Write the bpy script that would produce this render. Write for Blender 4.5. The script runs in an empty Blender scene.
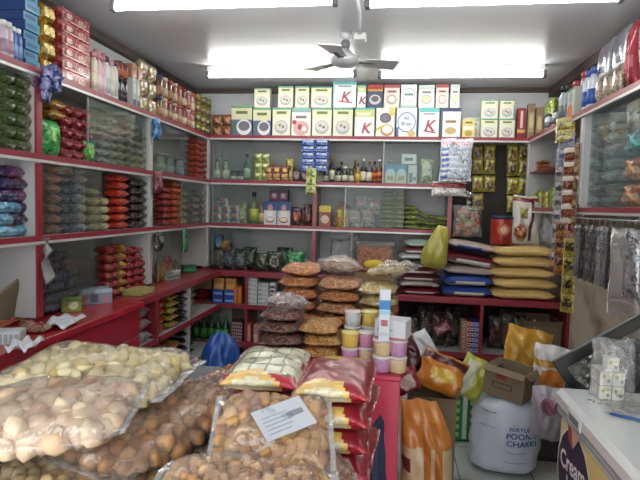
import bpy, math, random
from mathutils import Vector, Matrix, noise
R_ = random.Random(7)
sc = bpy.context.scene
COL = sc.collection
PI = math.pi
# ------------------------------------------------------------------ camera
F = 520.0
EYE = Vector((0, 0, 1.45))
CM = Matrix.Rotation(.141, 3, 'Z') @ Matrix.Rotation(PI/2-.0655, 3, 'X') @ Matrix.Rotation(math.radians(1.6), 3, 'Z')
def ray(u, v): return CM @ Vector(((u-320)/F, -(v-240)/F, -1))
def aty(u, v, Y): d = ray(u, v); return EYE + d*(Y/d.y)
def atx(u, v, X): d = ray(u, v); return EYE + d*(X/d.x)
def atz(u, v, Z): d = ray(u, v); return EYE + d*((Z-EYE.z)/d.z)
cd = bpy.data.cameras.new('camera'); cam = bpy.data.objects.new('camera', cd); COL.objects.link(cam)
cd.sensor_width = 36; cd.lens = F/640*36; cd.clip_start = .02
cam.matrix_world = Matrix.Translation(EYE) @ CM.to_4x4()
sc.camera = cam
sc.view_settings.view_transform = 'Standard'; sc.view_settings.look = 'None'
sc.view_settings.gamma = 1; sc.view_settings.use_curve_mapping = False
# ------------------------------------------------------------------ materials
def lin(h):
    h = h.lstrip('#'); o = []
    for i in (0, 2, 4):
        c = int(h[i:i+2], 16)/255
        o.append(c/12.92 if c <= .04045 else ((c+.055)/1.055)**2.4)
    return (*o, 1)
MATS = {}
def _new(name):
    m = bpy.data.materials.new(name); m.use_nodes = True
    nt = m.node_tree; b = nt.nodes['Principled BSDF']
    return m, nt, b
def mat(col, rough=.5, metal=0, coat=0, bump=0, scale=60, var=0, em=0):
    k = (col, rough, metal, coat, bump, scale, var, em)
    if k in MATS: return MATS[k]
    m, nt, b = _new('m_'+col.strip('#')); N = nt.nodes.new; L = nt.links.new
    b.inputs['Base Color'].default_value = lin(col)
    b.inputs['Roughness'].default_value = rough; b.inputs['Metallic'].default_value = metal
    b.inputs['Coat Weight'].default_value = coat; b.inputs['Coat Roughness'].default_value = .15
    if em: b.inputs['Emission Color'].default_value = lin(col); b.inputs['Emission Strength'].default_value = em
    if bump or var:
        tc = N('ShaderNodeTexCoord'); no = N('ShaderNodeTexNoise'); no.inputs['Scale'].default_value = scale
        no.inputs['Detail'].default_value = 3
        L(tc.outputs['Object'], no.inputs['Vector'])
        if bump:
            bp = N('ShaderNodeBump'); bp.inputs['Strength'].default_value = bump; bp.inputs['Distance'].default_value = .01
            L(no.outputs['Fac'], bp.inputs['Height']); L(bp.outputs['Normal'], b.inputs['Normal'])
        if var:
            mx = N('ShaderNodeMix'); mx.data_type = 'RGBA'; c = lin(col)
            mx.inputs['A'].default_value = (*[x*(1-var) for x in c[:3]], 1)
            mx.inputs['B'].default_value = (*[min(1, x*(1+var)) for x in c[:3]], 1)
            L(no.outputs['Fac'], mx.inputs['Factor']); L(mx.outputs['Result'], b.inputs['Base Color'])
    MATS[k] = m; return m
def foil(col, metal=.2):
    """printed plastic wrapper: mottled print over a base colour, crinkled"""
    k = ('foil', col, metal)
    if k in MATS: return MATS[k]
    m, nt, b = _new('printed_wrapper'); N = nt.nodes.new; L = nt.links.new; c = lin(col)[:3]
    tc = N('ShaderNodeTexCoord'); no = N('ShaderNodeTexNoise'); no.inputs['Scale'].default_value = 34; no.inputs['Detail'].default_value = 1.5; no.inputs['Distortion'].default_value = 1.2
    L(tc.outputs['Object'], no.inputs['Vector']); cr = N('ShaderNodeValToRGB'); cr.color_ramp.interpolation = 'CONSTANT'
    e = cr.color_ramp.elements; e[0].color = (*[x*.4 for x in c], 1); e[1].position = .42; e[1].color = (*c, 1)
    f = e.new(.60); f.color = (*[x*.7+.09 for x in c], 1); f = e.new(.67); f.color = (*[x*.45+.26 for x in c], 1)
    L(no.outputs['Fac'], cr.inputs[0]); L(cr.outputs[0], b.inputs['Base Color'])
    b.inputs['Roughness'].default_value = .3; b.inputs['Metallic'].default_value = metal; b.inputs['Coat Weight'].default_value = .4; b.inputs['Coat Roughness'].default_value = .12
    n2 = N('ShaderNodeTexNoise'); n2.inputs['Scale'].default_value = 40; n2.inputs['Detail'].default_value = 2; L(tc.outputs['Object'], n2.inputs['Vector'])
    bp = N('ShaderNodeBump'); bp.inputs['Strength'].default_value = .8; bp.inputs['Distance'].default_value = .012; L(n2.outputs['Fac'], bp.inputs['Height']); L(bp.outputs['Normal'], b.inputs['Normal'])
    MATS[k] = m; return m
def card(col): return mat(col, .55, 0, .15)                              # printed carton board
def granule(c1, c2, c3, scale=90):
    k = ('g', c1, c2, c3, scale)
    if k in MATS: return MATS[k]
    m, nt, b = _new('snack_grains'); N = nt.nodes.new; L = nt.links.new
    tc = N('ShaderNodeTexCoord'); vo = N('ShaderNodeTexVoronoi'); vo.inputs['Scale'].default_value = scale
    L(tc.outputs['Object'], vo.inputs['Vector'])
    cr = N('ShaderNodeValToRGB'); cr.color_ramp.elements[0].color = lin(c1); cr.color_ramp.elements[1].color = lin(c3)
    e = cr.color_ramp.elements.new(.5); e.color = lin(c2)
    sx = N('ShaderNodeSeparateColor'); L(vo.outputs['Color'], sx.inputs['Color']); L(sx.outputs['Red'], cr.inputs['Fac'])
    L(cr.outputs['Color'], b.inputs['Base Color']); b.inputs['Roughness'].default_value = .6
    bp = N('ShaderNodeBump'); bp.inputs['Strength'].default_value = .8; bp.inputs['Distance'].default_value = .006; bp.invert = True
    L(vo.outputs['Distance'], bp.inputs['Height']); L(bp.outputs['Normal'], b.inputs['Normal'])
    MATS[k] = m; return m
def film(name='clear_film', milky=.06, gloss=.16, scale=28, tint='#ffffff', rough=.12, fres=.5):
    k = ('f', name, milky, gloss, scale, tint, fres)
    if k in MATS: return MATS[k]
    m = bpy.data.materials.new(name); m.use_nodes = True; nt = m.node_tree; nt.nodes.clear(); N = nt.nodes.new; L = nt.links.new
    out = N('ShaderNodeOutputMaterial'); tr = N('ShaderNodeBsdfTransparent'); gl = N('ShaderNodeBsdfGlossy'); df = N('ShaderNodeBsdfDiffuse')
    tr.inputs['Color'].default_value = lin(tint); gl.inputs['Roughness'].default_value = rough
    df.inputs['Color'].default_value = (.85, .85, .85, 1)
    tc = N('ShaderNodeTexCoord'); no = N('ShaderNodeTexNoise'); no.inputs['Scale'].default_value = scale; no.inputs['Detail'].default_value = 2; no.inputs['Distortion'].default_value = 1.5
    L(tc.outputs['Object'], no.inputs['Vector']); bp = N('ShaderNodeBump'); bp.inputs['Strength'].default_value = .9 if scale > 1 else 0; bp.inputs['Distance'].default_value = .018
    L(no.outputs['Fac'], bp.inputs['Height'])
    if scale > 1: L(bp.outputs['Normal'], gl.inputs['Normal'])
    m1 = N('ShaderNodeMixShader'); m1.inputs[0].default_value = milky; L(tr.outputs[0], m1.inputs[1]); L(df.outputs[0], m1.inputs[2])
    lw = N('ShaderNodeLayerWeight'); lw.inputs['Blend'].default_value = .25
    ma = N('ShaderNodeMath'); ma.operation = 'MULTIPLY_ADD'; L(lw.outputs['Fresnel'], ma.inputs[0]); ma.inputs[1].default_value = fres; ma.inputs[2].default_value = gloss
    m2 = N('ShaderNodeMixShader'); L(ma.outputs[0], m2.inputs[0]); L(m1.outputs[0], m2.inputs[1]); L(gl.outputs[0], m2.inputs[2])
    L(m2.outputs[0], out.inputs[0]); MATS[k] = m; return m
# ------------------------------------------------------------------ mesh builder
LUMP = .38
class MB:
    def __init__(s): s.v = []; s.f = []; s.m = []; s.sm = []; s.mats = []
    def mi(s, m):
        if isinstance(m, str): m = card(m)
        if m not in s.mats: s.mats.append(m)
        return s.mats.index(m)
    def add(s, vs, fs, m, smooth=False):
        o = len(s.v); s.v += [tuple(x) for x in vs]; i = s.mi(m)
        for k, f in enumerate(fs): s.f.append([o+a for a in f]); s.m.append(i); s.sm.append(smooth)
        return s
    def box(s, x0, x1, y0, y1, z0, z1, m, c=.0):
        if c <= 0:
            vs = [(x, y, z) for z in (z0, z1) for y in (y0, y1) for x in (x0, x1)]
            return s.add(vs, [(0, 2, 3, 1), (4, 5, 7, 6), (0, 1, 5, 4), (2, 6, 7, 3), (0, 4, 6, 2), (1, 3, 7, 5)], m)
        cx, cy, cz = (x0+x1)/2, (y0+y1)/2, (z0+z1)/2; a = (abs(x1-x0)/2, abs(y1-y0)/2, abs(z1-z0)/2); c = min(c, min(a)*.9)
        vs = []; ix = {}
        for sx in (-1, 1):
            for sy in (-1, 1):
                for sz in (-1, 1):
                    for ax in range(3):
                        p = [sx*(a[0]-c), sy*(a[1]-c), sz*(a[2]-c)]; p[ax] = (sx, sy, sz)[ax]*a[ax]
                        ix[(sx, sy, sz, ax)] = len(vs); vs.append((cx+p[0], cy+p[1], cz+p[2]))
        fs = []
        for ax in range(3):
            o1, o2 = [k for k in range(3) if k != ax]
            for sg in (-1, 1):
                q = []
                for t1, t2 in ((-1, -1), (1, -1), (1, 1), (-1, 1)):
                    t = [0, 0, 0]; t[ax] = sg; t[o1] = t1; t[o2] = t2; q.append(ix[(*t, ax)])
                fs.append(q)
            for t1 in (-1, 1):
                for t2 in (-1, 1):
                    A = [0, 0, 0]; A[o1] = t1; A[o2] = t2; B = A[:]; A[ax] = -1; B[ax] = 1
                    fs.append([ix[(*A, o1)], ix[(*B, o1)], ix[(*B, o2)], ix[(*A, o2)]])
        for sx in (-1, 1):
            for sy in (-1, 1):
                for sz in (-1, 1): fs.append([ix[(sx, sy, sz, k)] for k in range(3)])
        # orient outward
        out = []; C = Vector((cx, cy, cz))
        for f in fs:
            P = [Vector(vs[i]) for i in f]; n = (P[1]-P[0]).cross(P[2]-P[0]); mid = sum(P, Vector())/len(P)
            out.append(f if n.dot(mid-C) > 0 else f[::-1])
        return s.add(vs, out, m)
    def lathe(s, prof, m, n=14, cx=0, cy=0, z=0, smooth=True):
        vs = []; fs = []
        for r, h in prof:
            for k in range(n): a = 2*PI*k/n; vs.append((cx+r*math.cos(a), cy+r*math.sin(a), z+h))
        for i in range(len(prof)-1):
            for k in range(n): fs.append((i*n+k, i*n+(k+1) % n, (i+1)*n+(k+1) % n, (i+1)*n+k))
        fs.append([k for k in range(n)][::-1]); fs.append([(len(prof)-1)*n+k for k in range(n)])
        return s.add(vs, fs, m, smooth)
    def tube(s, pts, r, m, n=8):
        pts = [Vector(p) for p in pts]; vs = []; fs = []
        for i, p in enumerate(pts):
            d = (pts[min(i+1, len(pts)-1)]-pts[max(i-1, 0)]).normalized()
            a = d.cross(Vector((0, 0, 1))); a = a.normalized() if a.length > .01 else Vector((1, 0, 0)); b = d.cross(a)
            rr = r[i] if isinstance(r, (list, tuple)) else r
            for k in range(n): t = 2*PI*k/n; vs.append(p+a*rr*math.cos(t)+b*rr*math.sin(t))
        for i in range(len(pts)-1):
            for k in range(n): fs.append((i*n+k, (i+1)*n+k, (i+1)*n+(k+1) % n, i*n+(k+1) % n))
        fs.append(list(range(n))); fs.append([(len(pts)-1)*n+k for k in range(n)][::-1])
        return s.add(vs, fs, m, True)
    def lump(s, c, r, m, rnd, sq=(1, 1, 1), rot=None):
        vs, fs = ICO; o = Vector((rnd.uniform(0, 50), rnd.uniform(0, 50), 0)); Q = rot or Matrix.Rotation(rnd.uniform(0, 6.3), 3, Vector((rnd.uniform(-1, 1), rnd.uniform(-1, 1), rnd.uniform(-1, 1))).normalized())
        c = Vector(c)
        return s.add([c + Q @ Vector((p.x*r*sq[0], p.y*r*sq[1], p.z*r*sq[2]))*(1+LUMP*noise.noise(p*1.4+o)+.16*noise.noise(p*3.3+o)) for p in vs], fs, m, True)
    def deco(s, items, x0, z0, w, h, y, axis='y'):
        """flat print on a front face (in the plane y); unit coordinates"""
        for k, it in enumerate(items):
            yy = y-.0005*(k+1); t = it[0]
            if t == 'r':
                _, a, b, c, d, m = it; vs = [(x0+a*w, yy, z0+b*h), (x0+c*w, yy, z0+b*h), (x0+c*w, yy, z0+d*h), (x0+a*w, yy, z0+d*h)]; fs = [(0, 1, 2, 3)]
            elif t == 'e':
                _, cx, cy, rx, ry, m = it; n = 16
                vs = [(x0+(cx+rx*math.cos(2*PI*i/n))*w, yy, z0+(cy+ry*math.sin(2*PI*i/n))*h) for i in range(n)]; fs = [tuple(range(n))]
            elif t == 'p':
                _, pts, m = it; vs = [(x0+a*w, yy, z0+b*h) for a, b in pts]; fs = [tuple(range(len(vs)))]
            elif t == 't':
                _, txt, cx, cy, th, m = it[:6]; sk = it[6] if len(it) > 6 else 0; tv, tf = text_mesh(txt)
                q = th*h; vs = [(x0+cx*w+(a+sk*b)*q, yy, z0+cy*h+(b-.35)*q) for a, b in tv]; fs = tf
            s.add(vs, fs, m)
        return s
    def xf(s, M_):
        s.v = [tuple(M_ @ Vector(p)) for p in s.v]; return s
    def mesh(s, name):
        me = bpy.data.meshes.new(name); me.from_pydata(s.v, [], s.f)
        for m in s.mats: me.materials.append(m)
        me.polygons.foreach_set('material_index', s.m); me.polygons.foreach_set('use_smooth', s.sm); me.update()
        return me
def _ico():
    import bmesh
    b = bmesh.new(); bmesh.ops.create_icosphere(b, subdivisions=2, radius=1); vs = [v.co.copy() for v in b.verts]; fs = [[v.index for v in f.verts] for f in b.faces]; b.free(); return vs, fs
ICO = _ico()
_TX = {}
def text_mesh(t):
    if t in _TX: return _TX[t]
    cu = bpy.data.curves.new('t', 'FONT'); cu.body = t; cu.align_x = 'CENTER'; cu.resolution_u = 3; cu.offset = .02
    ob = bpy.data.objects.new('t', cu); COL.objects.link(ob); dg = bpy.context.evaluated_depsgraph_get(); me = ob.evaluated_get(dg).to_mesh()
    r = ([(v.co.x, v.co.y) for v in me.vertices], [list(p.vertices) for p in me.polygons])
    # all polygons face the reader
    r = (r[0], [f if sum((r[0][f[i]][0]*r[0][f[(i+1) % len(f)]][1]-r[0][f[(i+1) % len(f)]][0]*r[0][f[i]][1]) for i in range(len(f))) > 0 else f[::-1] for f in r[1]])
    bpy.data.objects.remove(ob); _TX[t] = r; return r
# ------------------------------------------------------------------ things
class T:
    def __init__(s, name, mb=None, kids=(), label=None, kind=None):
        s.name = name; s.me = mb.mesh(name) if isinstance(mb, MB) else mb; s.kids = list(kids); s.label = label; s.kind = kind
USED = {}
def place(t, loc, rot=(0, 0, 0), label=None, cat=None, group=None, name=None, scale=None, parent=None, kind=None):
    o = bpy.data.objects.new(name or t.name, t.me); COL.objects.link(o)
    o.location = loc; o.rotation_euler = rot if hasattr(rot, '__len__') else (0, 0, rot)
    if scale: o.scale = scale
    if parent: o.parent = parent
    lb = label or t.label
    if lb: o['label'] = lb
    if cat: o['category'] = cat
    if group: o['group'] = group
    if kind or t.kind: o['kind'] = kind or t.kind
    if not parent and cat:
        USED.setdefault(lb, []).append(group)
    for k in t.kids: place(k, (0, 0, 0), parent=o)
    return o
def struct(name, mb, label=None):
    o = bpy.data.objects.new(name, mb.mesh(name)); COL.objects.link(o); o['kind'] = 'structure'
    if label: o['label'] = label
    return o
ORD = ['first', 'second', 'third', 'fourth', 'fifth', 'sixth', 'seventh', 'eighth', 'ninth', 'tenth', 'eleventh', 'twelfth', 'thirteenth', 'fourteenth']
def lr(i, n, a='left', b='right'):
    if n == 1: return 'the only one'
    if i == 0: return a+'most'
    if i == n-1: return b+'most'
    if n == 3: return 'middle'
    return (ORD[i]+' from '+a) if i <= n//2 else (ORD[n-1-i]+' from '+b)
def lv(i, n):
    """level in a stack counted from the bottom, as words"""
    if n == 1: return 'single'
    if i == 0: return 'bottom'
    if i == n-1: return 'topmost'
    if n == 3: return 'middle'
    return (ORD[i]+' from bottom') if i < n/2 else (ORD[n-1-i]+' from top')
# ------------------------------------------------------------------ item kinds
def hit(items, a, b, base):
    m = base
    for it in items:
        if it[0] == 'r' and it[1] <= a <= it[3] and it[2] <= b <= it[4]: m = it[5]
        elif it[0] == 'e' and ((a-it[1])/it[3])**2+((b-it[2])/it[4])**2 <= 1: m = it[5]
    return m
def packet_mb(w, h, t, col, items=(), pose='up', crimp=None, nu=12, nv=14, seed=0, wr=1, back=None, mf=foil, fl=.07, ex=3.4):
    """a sealed pillow pack: v runs between the two crimped ends"""
    rnd = random.Random(seed); ph = [rnd.uniform(0, 6.3) for _ in range(6)]
    mb = MB(); base = mf(col) if isinstance(col, str) else col
    cm = (mf(crimp) if isinstance(crimp, str) else crimp) or base
    its = [tuple((mf(x) if isinstance(x, str) and i == len(it)-1 else x) for i, x in enumerate(it)) for it in items]
    vs = []
    for sgn in (-1, 1):
        for j in range(nv+1):
            v = -1+2*j/nv
            for i in range(nu+1):
                u = -1+2*i/nu
                vv = min(1, abs(v)/(1-fl)); th = (max(0, 1-vv**ex)**.5)*(max(0, 1-abs(u)**3.5)**.5)
                wd = (w/2)*(1-.09*th*0-.06*(1-vv**2))
                y = sgn*t/2*th*(1+.10*wr*math.sin(u*5+v*4+ph[0]+sgn))
                y += wr*t*.05*math.sin(9*u+ph[1]+3*v)*math.cos(7*v+ph[2])*(1 if th > .02 else .6)*(1-abs(u)**4)
                x = u*wd+wr*w*.012*math.sin(6*v+ph[3]); z = v*h/2*(1-.03*abs(u)**2*(1-vv**2))+wr*h*.01*math.sin(5*u+ph[4])
                vs.append((x, y, z))
    n1 = (nu+1)*(nv+1)
    for sgn in (0, 1):
        for j in range(nv):
            for i in range(nu):
                a = (i+.5)/nu; b = (j+.5)/nv; k = sgn*n1+j*(nu+1)+i; q = (k, k+1, k+nu+2, k+nu+1)
                if sgn: q = q[::-1]
                m = cm if (b < fl or b > 1-fl) else (hit(its, a, b, base) if (sgn == 0 or back) else base)
                o = len(mb.f); mb.f.append(list(q)); mb.m.append(mb.mi(m)); mb.sm.append(True)
    mb.v = vs
    # close the long sides
    for j in range(nv):
        for i, fl_ in ((0, 0), (nu, 1)):
            a = j*(nu+1)+i; q = [a, a+nu+1, n1+a+nu+1, n1+a]; mb.f.append(q if not fl_ else q[::-1]); mb.m.append(mb.mi(base)); mb.sm.append(True)
    if pose == 'up': mb.xf(Matrix.Translation((0, 0, h/2)))
    elif pose == 'flat': mb.xf(Matrix.Translation((0, 0, t/2)) @ Matrix.Rotation(-PI/2, 4, 'X') @ Matrix.Rotation(PI/2, 4, 'Y'))    # long side left-right
    elif pose == 'flatd': mb.xf(Matrix.Translation((0, 0, t/2)) @ Matrix.Rotation(-PI/2, 4, 'X'))  # long side front-back
    return mb
def packet(name, *a, **k): return T(name, packet_mb(*a, **k))
def carton_mb(w, d, h, col, items=(), c=.002, side=None):
    mb = MB(); mb.box(-w/2, w/2, -d/2, d/2, 0, h, card(col) if isinstance(col, str) else col, c)
    mb.deco(items, -w/2, 0, w, h, -d/2)
    return mb
def carton(name, *a, **k): return T(name, carton_mb(*a, **k))
def bottle(name, r, h, body, cap, lab=None, shape='bottle', labcol2=None):
    P = {'bottle': [(.9, 0), (1, .03), (1, .55), (.9, .63), (.42, .76), (.36, .8), (.36, .88)],
         'squat': [(.9, 0), (1, .04), (1, .7), (.85, .78), (.6, .82), (.6, .86)],
         'spray': [(.9, 0), (1, .03), (1, .68), (.8, .75), (.55, .79), (.5, .84)],
         'jar': [(.92, 0), (1, .04), (1, .78), (.9, .84), (.82, .86)],
         'sauce': [(.85, 0), (.95, .04), (1, .5), (.8, .66), (.45, .8), (.35, .9)]}[shape]
    mb = MB(); mb.lathe([(a*r, b*h) for a, b in P], body)
    c = MB(); top = P[-1]; cr = top[0]*r*1.25 if shape != 'jar' else r*1.0
    c.lathe([(cr, 0), (cr, (1-top[1])*h*.9), (cr*.85, (1-top[1])*h)], cap, z=top[1]*h)
    kids = [T('body', mb), T('cap', c)]
    if lab:
        l = MB(); l.lathe([(r*1.03, h*.12), (r*1.03, h*.48)], lab)
        if labcol2: l.lathe([(r*1.045, h*.22), (r*1.045, h*.36)], labcol2)
        kids.append(T('label_band', l))
    return T(name, None, kids)
def bag_film(w, h, t, seed=0, mat_=None, pose='up', fl=.12, wr=1.6, nu=22, nv=28):
    m = mat_ or film()
    return packet_mb(w, h, t, m, nu=nu, nv=nv, seed=seed, wr=wr, pose=pose, fl=fl)
def filled_bag(name, L, W, TT, grains, seed=0, pose='flat', fill='filling', milky=.06, fl=.1):
    """clear bag packed with small snack pieces"""
    inner = packet_mb(W*.96, L*(1-fl*1.3), TT*.93, grains, nu=14, nv=18, seed=seed, wr=1.1, pose='x', fl=.02)
    outer = packet_mb(W, L, TT, film('thin_film', .02, .05, 30), nu=16, nv=22, seed=seed, wr=1.3, pose='x', fl=fl)
    for mb in (inner, outer):
        if pose == 'flat': mb.xf(Matrix.Translation((0, 0, TT/2)) @ Matrix.Rotation(-PI/2, 4, 'X') @ Matrix.Rotation(PI/2, 4, 'Y'))
        elif pose == 'flatd': mb.xf(Matrix.Translation((0, 0, TT/2)) @ Matrix.Rotation(-PI/2, 4, 'X'))
        else: mb.xf(Matrix.Translation((0, 0, L/2)))
    return T(name, None, [T(fill, inner, kind='stuff'), T('clear_film', outer)])
# wall frames --------------------------------------------------------
def spanB(u0, u1, v, Y): a = aty(u0, v, Y); b = aty(u1, v, Y); return (a.x+b.x)/2, b.x-a.x
def spanS(u0, u1, v, X): a = atx(u0, v, X); b = atx(u1, v, X); return (a.y+b.y)/2, abs(b.y-a.y)
def locB(u0, u1, v, Y, dep): c, w = spanB(u0, u1, v, Y); return c, Y+dep/2, w
ZS = (2.06, 1.652, 1.252); XL = -1.73; XR = 1.109; YB = 4.65
# ================================================================== ROOM
WHITE = mat('#adaeac', .6, 0, 0, 0, 5, .04); CEIL = mat('#c6c8cd', .32, 0, 0, .06, 3, .03); WALLW = mat('#c4c6c9', .7, var=.04, scale=4)
RED = mat('#8a2836', .4, 0, .3, 0, 8, .08); RAIL = mat('#c9c6c4', .35, .3); BROWNT = mat('#4a3b38', .6, var=.1, scale=6)
CHROME = mat('#c8c8c8', .2, 1); STEEL = mat('#8b9094', .3, .4)
X0, X1, Y0, Y1, ZC = -2.02, 1.42, -.7, 4.99, 2.56
def tiles():
    m, nt, b = _new('floor_tiles'); N = nt.nodes.new; L = nt.links.new
    tc = N('ShaderNodeTexCoord'); br = N('ShaderNodeTexBrick'); br.offset = 0; br.squash = 1
    br.inputs['Scale'].default_value = 1; br.inputs['Brick Width'].default_value = .4; br.inputs['Row Height'].default_value = .4; br.inputs['Mortar Size'].default_value = .004
    br.inputs['Color1'].default_value = lin('#b4b7b3'); br.inputs['Color2'].default_value = lin('#a9aca8'); br.inputs['Mortar'].default_value = lin('#6f6f6c')
    L(tc.outputs['Object'], br.inputs['Vector']); L(br.outputs['Color'], b.inputs['Base Color']); b.inputs['Roughness'].default_value = .22
    return m
def wall_paint():
    m, nt, b = _new('two_tone_wall_paint'); N = nt.nodes.new; L = nt.links.new
    tc = N('ShaderNodeTexCoord'); sp = N('ShaderNodeSeparateXYZ'); L(tc.outputs['Object'], sp.inputs[0])
    lt = N('ShaderNodeMath'); lt.operation = 'LESS_THAN'; lt.inputs[1].default_value = 2.6; L(sp.outputs['Z'], lt.inputs[0])
    no = N('ShaderNodeTexNoise'); no.inputs['Scale'].default_value = 3; no.inputs['Detail'].default_value = 5; L(tc.outputs['Object'], no.inputs['Vector'])
    mx = N('ShaderNodeMix'); mx.data_type = 'RGBA'; mx.inputs['A'].default_value = lin('#8a7562'); mx.inputs['B'].default_value = lin('#c3b7a7'); 
    cr = N('ShaderNodeValToRGB'); cr.color_ramp.elements[0].position = .35; cr.color_ramp.elements[1].position = .55; L(no.outputs['Fac'], cr.inputs[0]); L(cr.outputs[0], mx.inputs['Factor'])
    m2 = N('ShaderNodeMix'); m2.data_type = 'RGBA'; m2.inputs['A'].default_value = lin('#c4c6c9'); L(mx.outputs['Result'], m2.inputs['B']); L(lt.outputs[0], m2.inputs['Factor'])
    L(m2.outputs['Result'], b.inputs['Base Color']); b.inputs['Roughness'].default_value = .7; return m
struct('floor', MB().box(X0-.1, X1+.1, Y0, Y1+.1, -.08, 0, tiles()))
struct('ceiling', MB().box(X0-.1, X1+.1, Y0, Y1+.1, ZC, ZC+.1, CEIL))
struct('wall_left', MB().box(X0-.1, X0, Y0, Y1, 0, ZC, WALLW))
struct('wall_back', MB().box(X0-.1, X1+.1, Y1, Y1+.1, 0, ZC, WALLW))
struct('wall_right', MB().box(X1, X1+.1, Y0, Y1, 0, ZC, wall_paint()))
struct('trim_1', MB().box(X0, X0+.05, Y0, Y1, ZC-.055, ZC, BROWNT))
struct('trim_2', MB().box(X1-.09, X1, Y0, Y1, ZC-.08, ZC, BROWNT))
struct('trim_3', MB().box(X0+.05, X1-.09, Y1-.04, Y1, ZC-.04, ZC, BROWNT))
# ------------------------------------------------------------------ shelving
def edge(mb_red, mb_rail, p0, p1, z, axis, front, h=.02):
    """front strip: red band with a pale rail under it"""
    if axis == 'y':   # runs along x at y=front
        mb_red.box(p0, p1, front-.012, front, z-h, z+h, RED, .002); mb_rail.box(p0, p1, front-.014, front-.0005, z-h-.014, z-h, RAIL)
    else:
        s = .012 if front < 0 else -.012; a, b = sorted((front, front+s))
        mb_red.box(a, b, p0, p1, z-h, z+h, RED, .002); mb_rail.box(a, b, p0, p1, z-h-.014, z-h, RAIL)
def shelf_part(x0, x1, y0, y1, z, axis, front, h=.014):
    r = MB(); q = MB()
    if axis == 'y': edge(r, q, x0, x1, z, axis, front, h)
    else: edge(r, q, y0, y1, z, axis, front, h)
    return T('shelf', MB().box(x0, x1, y0, y1, z-.01, z+.01, WHITE), [T('red_edge_strip', r), T('pale_edge_rail', q)])
GLASS = film('sliding_glass', .02, .01, 0, '#f0f4f3', .03, .16)
def door_x(x0, x1, y, z0, z1):      # pane in plane y
    m = MB().box(x0, x1, y-.002, y+.002, z0, z1, GLASS)
    return T('glass_door', m, [T('door_edge', MB().box(x0-.004, x0+.004, y-.004, y+.004, z0, z1, STEEL)), T('finger_pull', MB().lathe([(.014, 0), (.014, .004)], STEEL, 12).xf(Matrix.Translation((x0+.05, y-.006, (z0+z1)/2)) @ Matrix.Rotation(PI/2, 4, 'X')))])
def door_y(y0, y1, x, z0, z1):
    m = MB().box(x-.002, x+.002, y0, y1, z0, z1, GLASS)
    return T('glass_door', m, [T('door_edge', MB().box(x-.004, x+.004, y0-.004, y0+.004, z0, z1, STEEL))])
Z1, Z2, Z3 = ZS; CT = .826
LB = X0+.002
# left wall
YA = 1.15; yp1 = 2.329; yp2 = 3.504
kids = [T('back_panel', MB().box(LB, LB+.012, YA, Y1-.014, CT+.004, Z1-.01, WHITE))]
for z in ZS: kids.append(shelf_part(LB+.012, XL, YA, 4.66, z, 'x', XL))
for y in (YA, yp1, yp2):
    for z0, z1 in ((CT+.03, Z3-.01), (Z3+.01, Z2-.01), (Z2+.01, Z1-.01)):
        kids.append(T('upright', MB().box(LB+.012, XL, y-.012, y+.012, z0, z1, WHITE), [T('edge_strip', MB().box(XL, XL+.012, y-.02, y+.02, z0+.005, z1-.024, RED if y != yp2 else RAIL))]))
for z0, z1 in ((CT+.03, Z3-.01), (Z3+.01, Z2-.01), (Z2+.01, Z1-.01)):
    kids.append(T('upright', MB().box(LB+.012, XL, 4.66, 4.684, z0, z1, WHITE), [T('edge_strip', MB().box(XL, XL+.014, 4.634, 4.684, z0+.005, z1, RAIL))], label='corner upright'))
g = lambda u, v: atx(u, v, XL).y
kids += [door_y(g(90, 120), yp2-.03, XL-.015, Z2+.012, Z1-.012), door_y(yp2+.03, g(190, 150), XL-.015, Z2+.012, Z1-.012),
         door_y(yp1+.03, g(104, 200), XL-.015, Z3+.012, Z2-.012), door_y(g(183, 200), 4.6, XL-.015, Z3+.012, Z2-.012),
         door_y(yp1+.03, g(100, 260), XL-.015, CT+.045, Z3-.012), door_y(g(160, 250), g(184, 250), XL-.015, CT+.045, Z3-.012)]
place(T('wall_shelving', None, kids), (0, 0, 0), label='white wall shelving with red edges running along the left wall', cat='shelving')
# back wall
xm = aty(315, 200, YB).x; xr = aty(450, 200, YB).x
BK = Y1-.002
kids = [T('back_panel', MB().box(XL+.02, xr-.012, BK-.012, BK, CT, Z1-.01, WHITE)),
        shelf_part(XL+.02, XR, YB, BK-.012, Z1, 'y', YB), shelf_part(XL+.02, xr-.012, YB, BK-.012, Z2, 'y', YB), shelf_part(XL+.02, xr-.012, YB, BK-.012, Z3, 'y', YB)]
for z0, z1 in ((CT+.03, Z3-.01), (Z3+.01, Z2-.01)):
    kids.append(T('upright', MB().box(xm-.01, xm+.01, YB, BK-.012, z0, z1, WHITE), [T('edge_strip', MB().box(xm-.018, xm+.018, YB-.012, YB, z0+.005, z1-.024, RED))]))
kids.append(T('upright', MB().box(xr-.012, xr+.012, YB, BK, 1.15, Z1-.01, WHITE), [T('edge_strip', MB().box(xr-.018, xr+.018, YB-.012, YB, 1.15, Z2-.04, RED))], label='red-edged end upright'))
B = lambda u, v=200: aty(u, v, YB).x
kids += [door_x(XL+.05, B(252), YB+.02, Z2+.012, Z1-.012), door_x(B(382), B(438), YB+.02, Z2+.012, Z1-.012),
         door_x(XL+.05, B(250), YB+.02, Z3+.012, Z2-.012), door_x(B(345), B(404), YB+.02, Z3+.012, Z2-.012), door_x(XL+.05, B(252), YB+.02, CT+.04, Z3-.012),door_x(B(353), B(398), YB+.02, CT+.04, Z3-.012)]
place(T('wall_shelving', None, kids), (0, 0, 0), label='white wall shelving with red edges across the back wall', cat='shelving')
# dark display board
DK = mat('#2b221f', .7, var=.15, scale=9)
place(T('display_board', MB().box(xr+.012, XR+.005, BK-.03, BK-.002, .72, Z1-.012, DK)), (0, 0, 0), label='dark brown display board behind the hanging yellow packets', cat='board')
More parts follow.
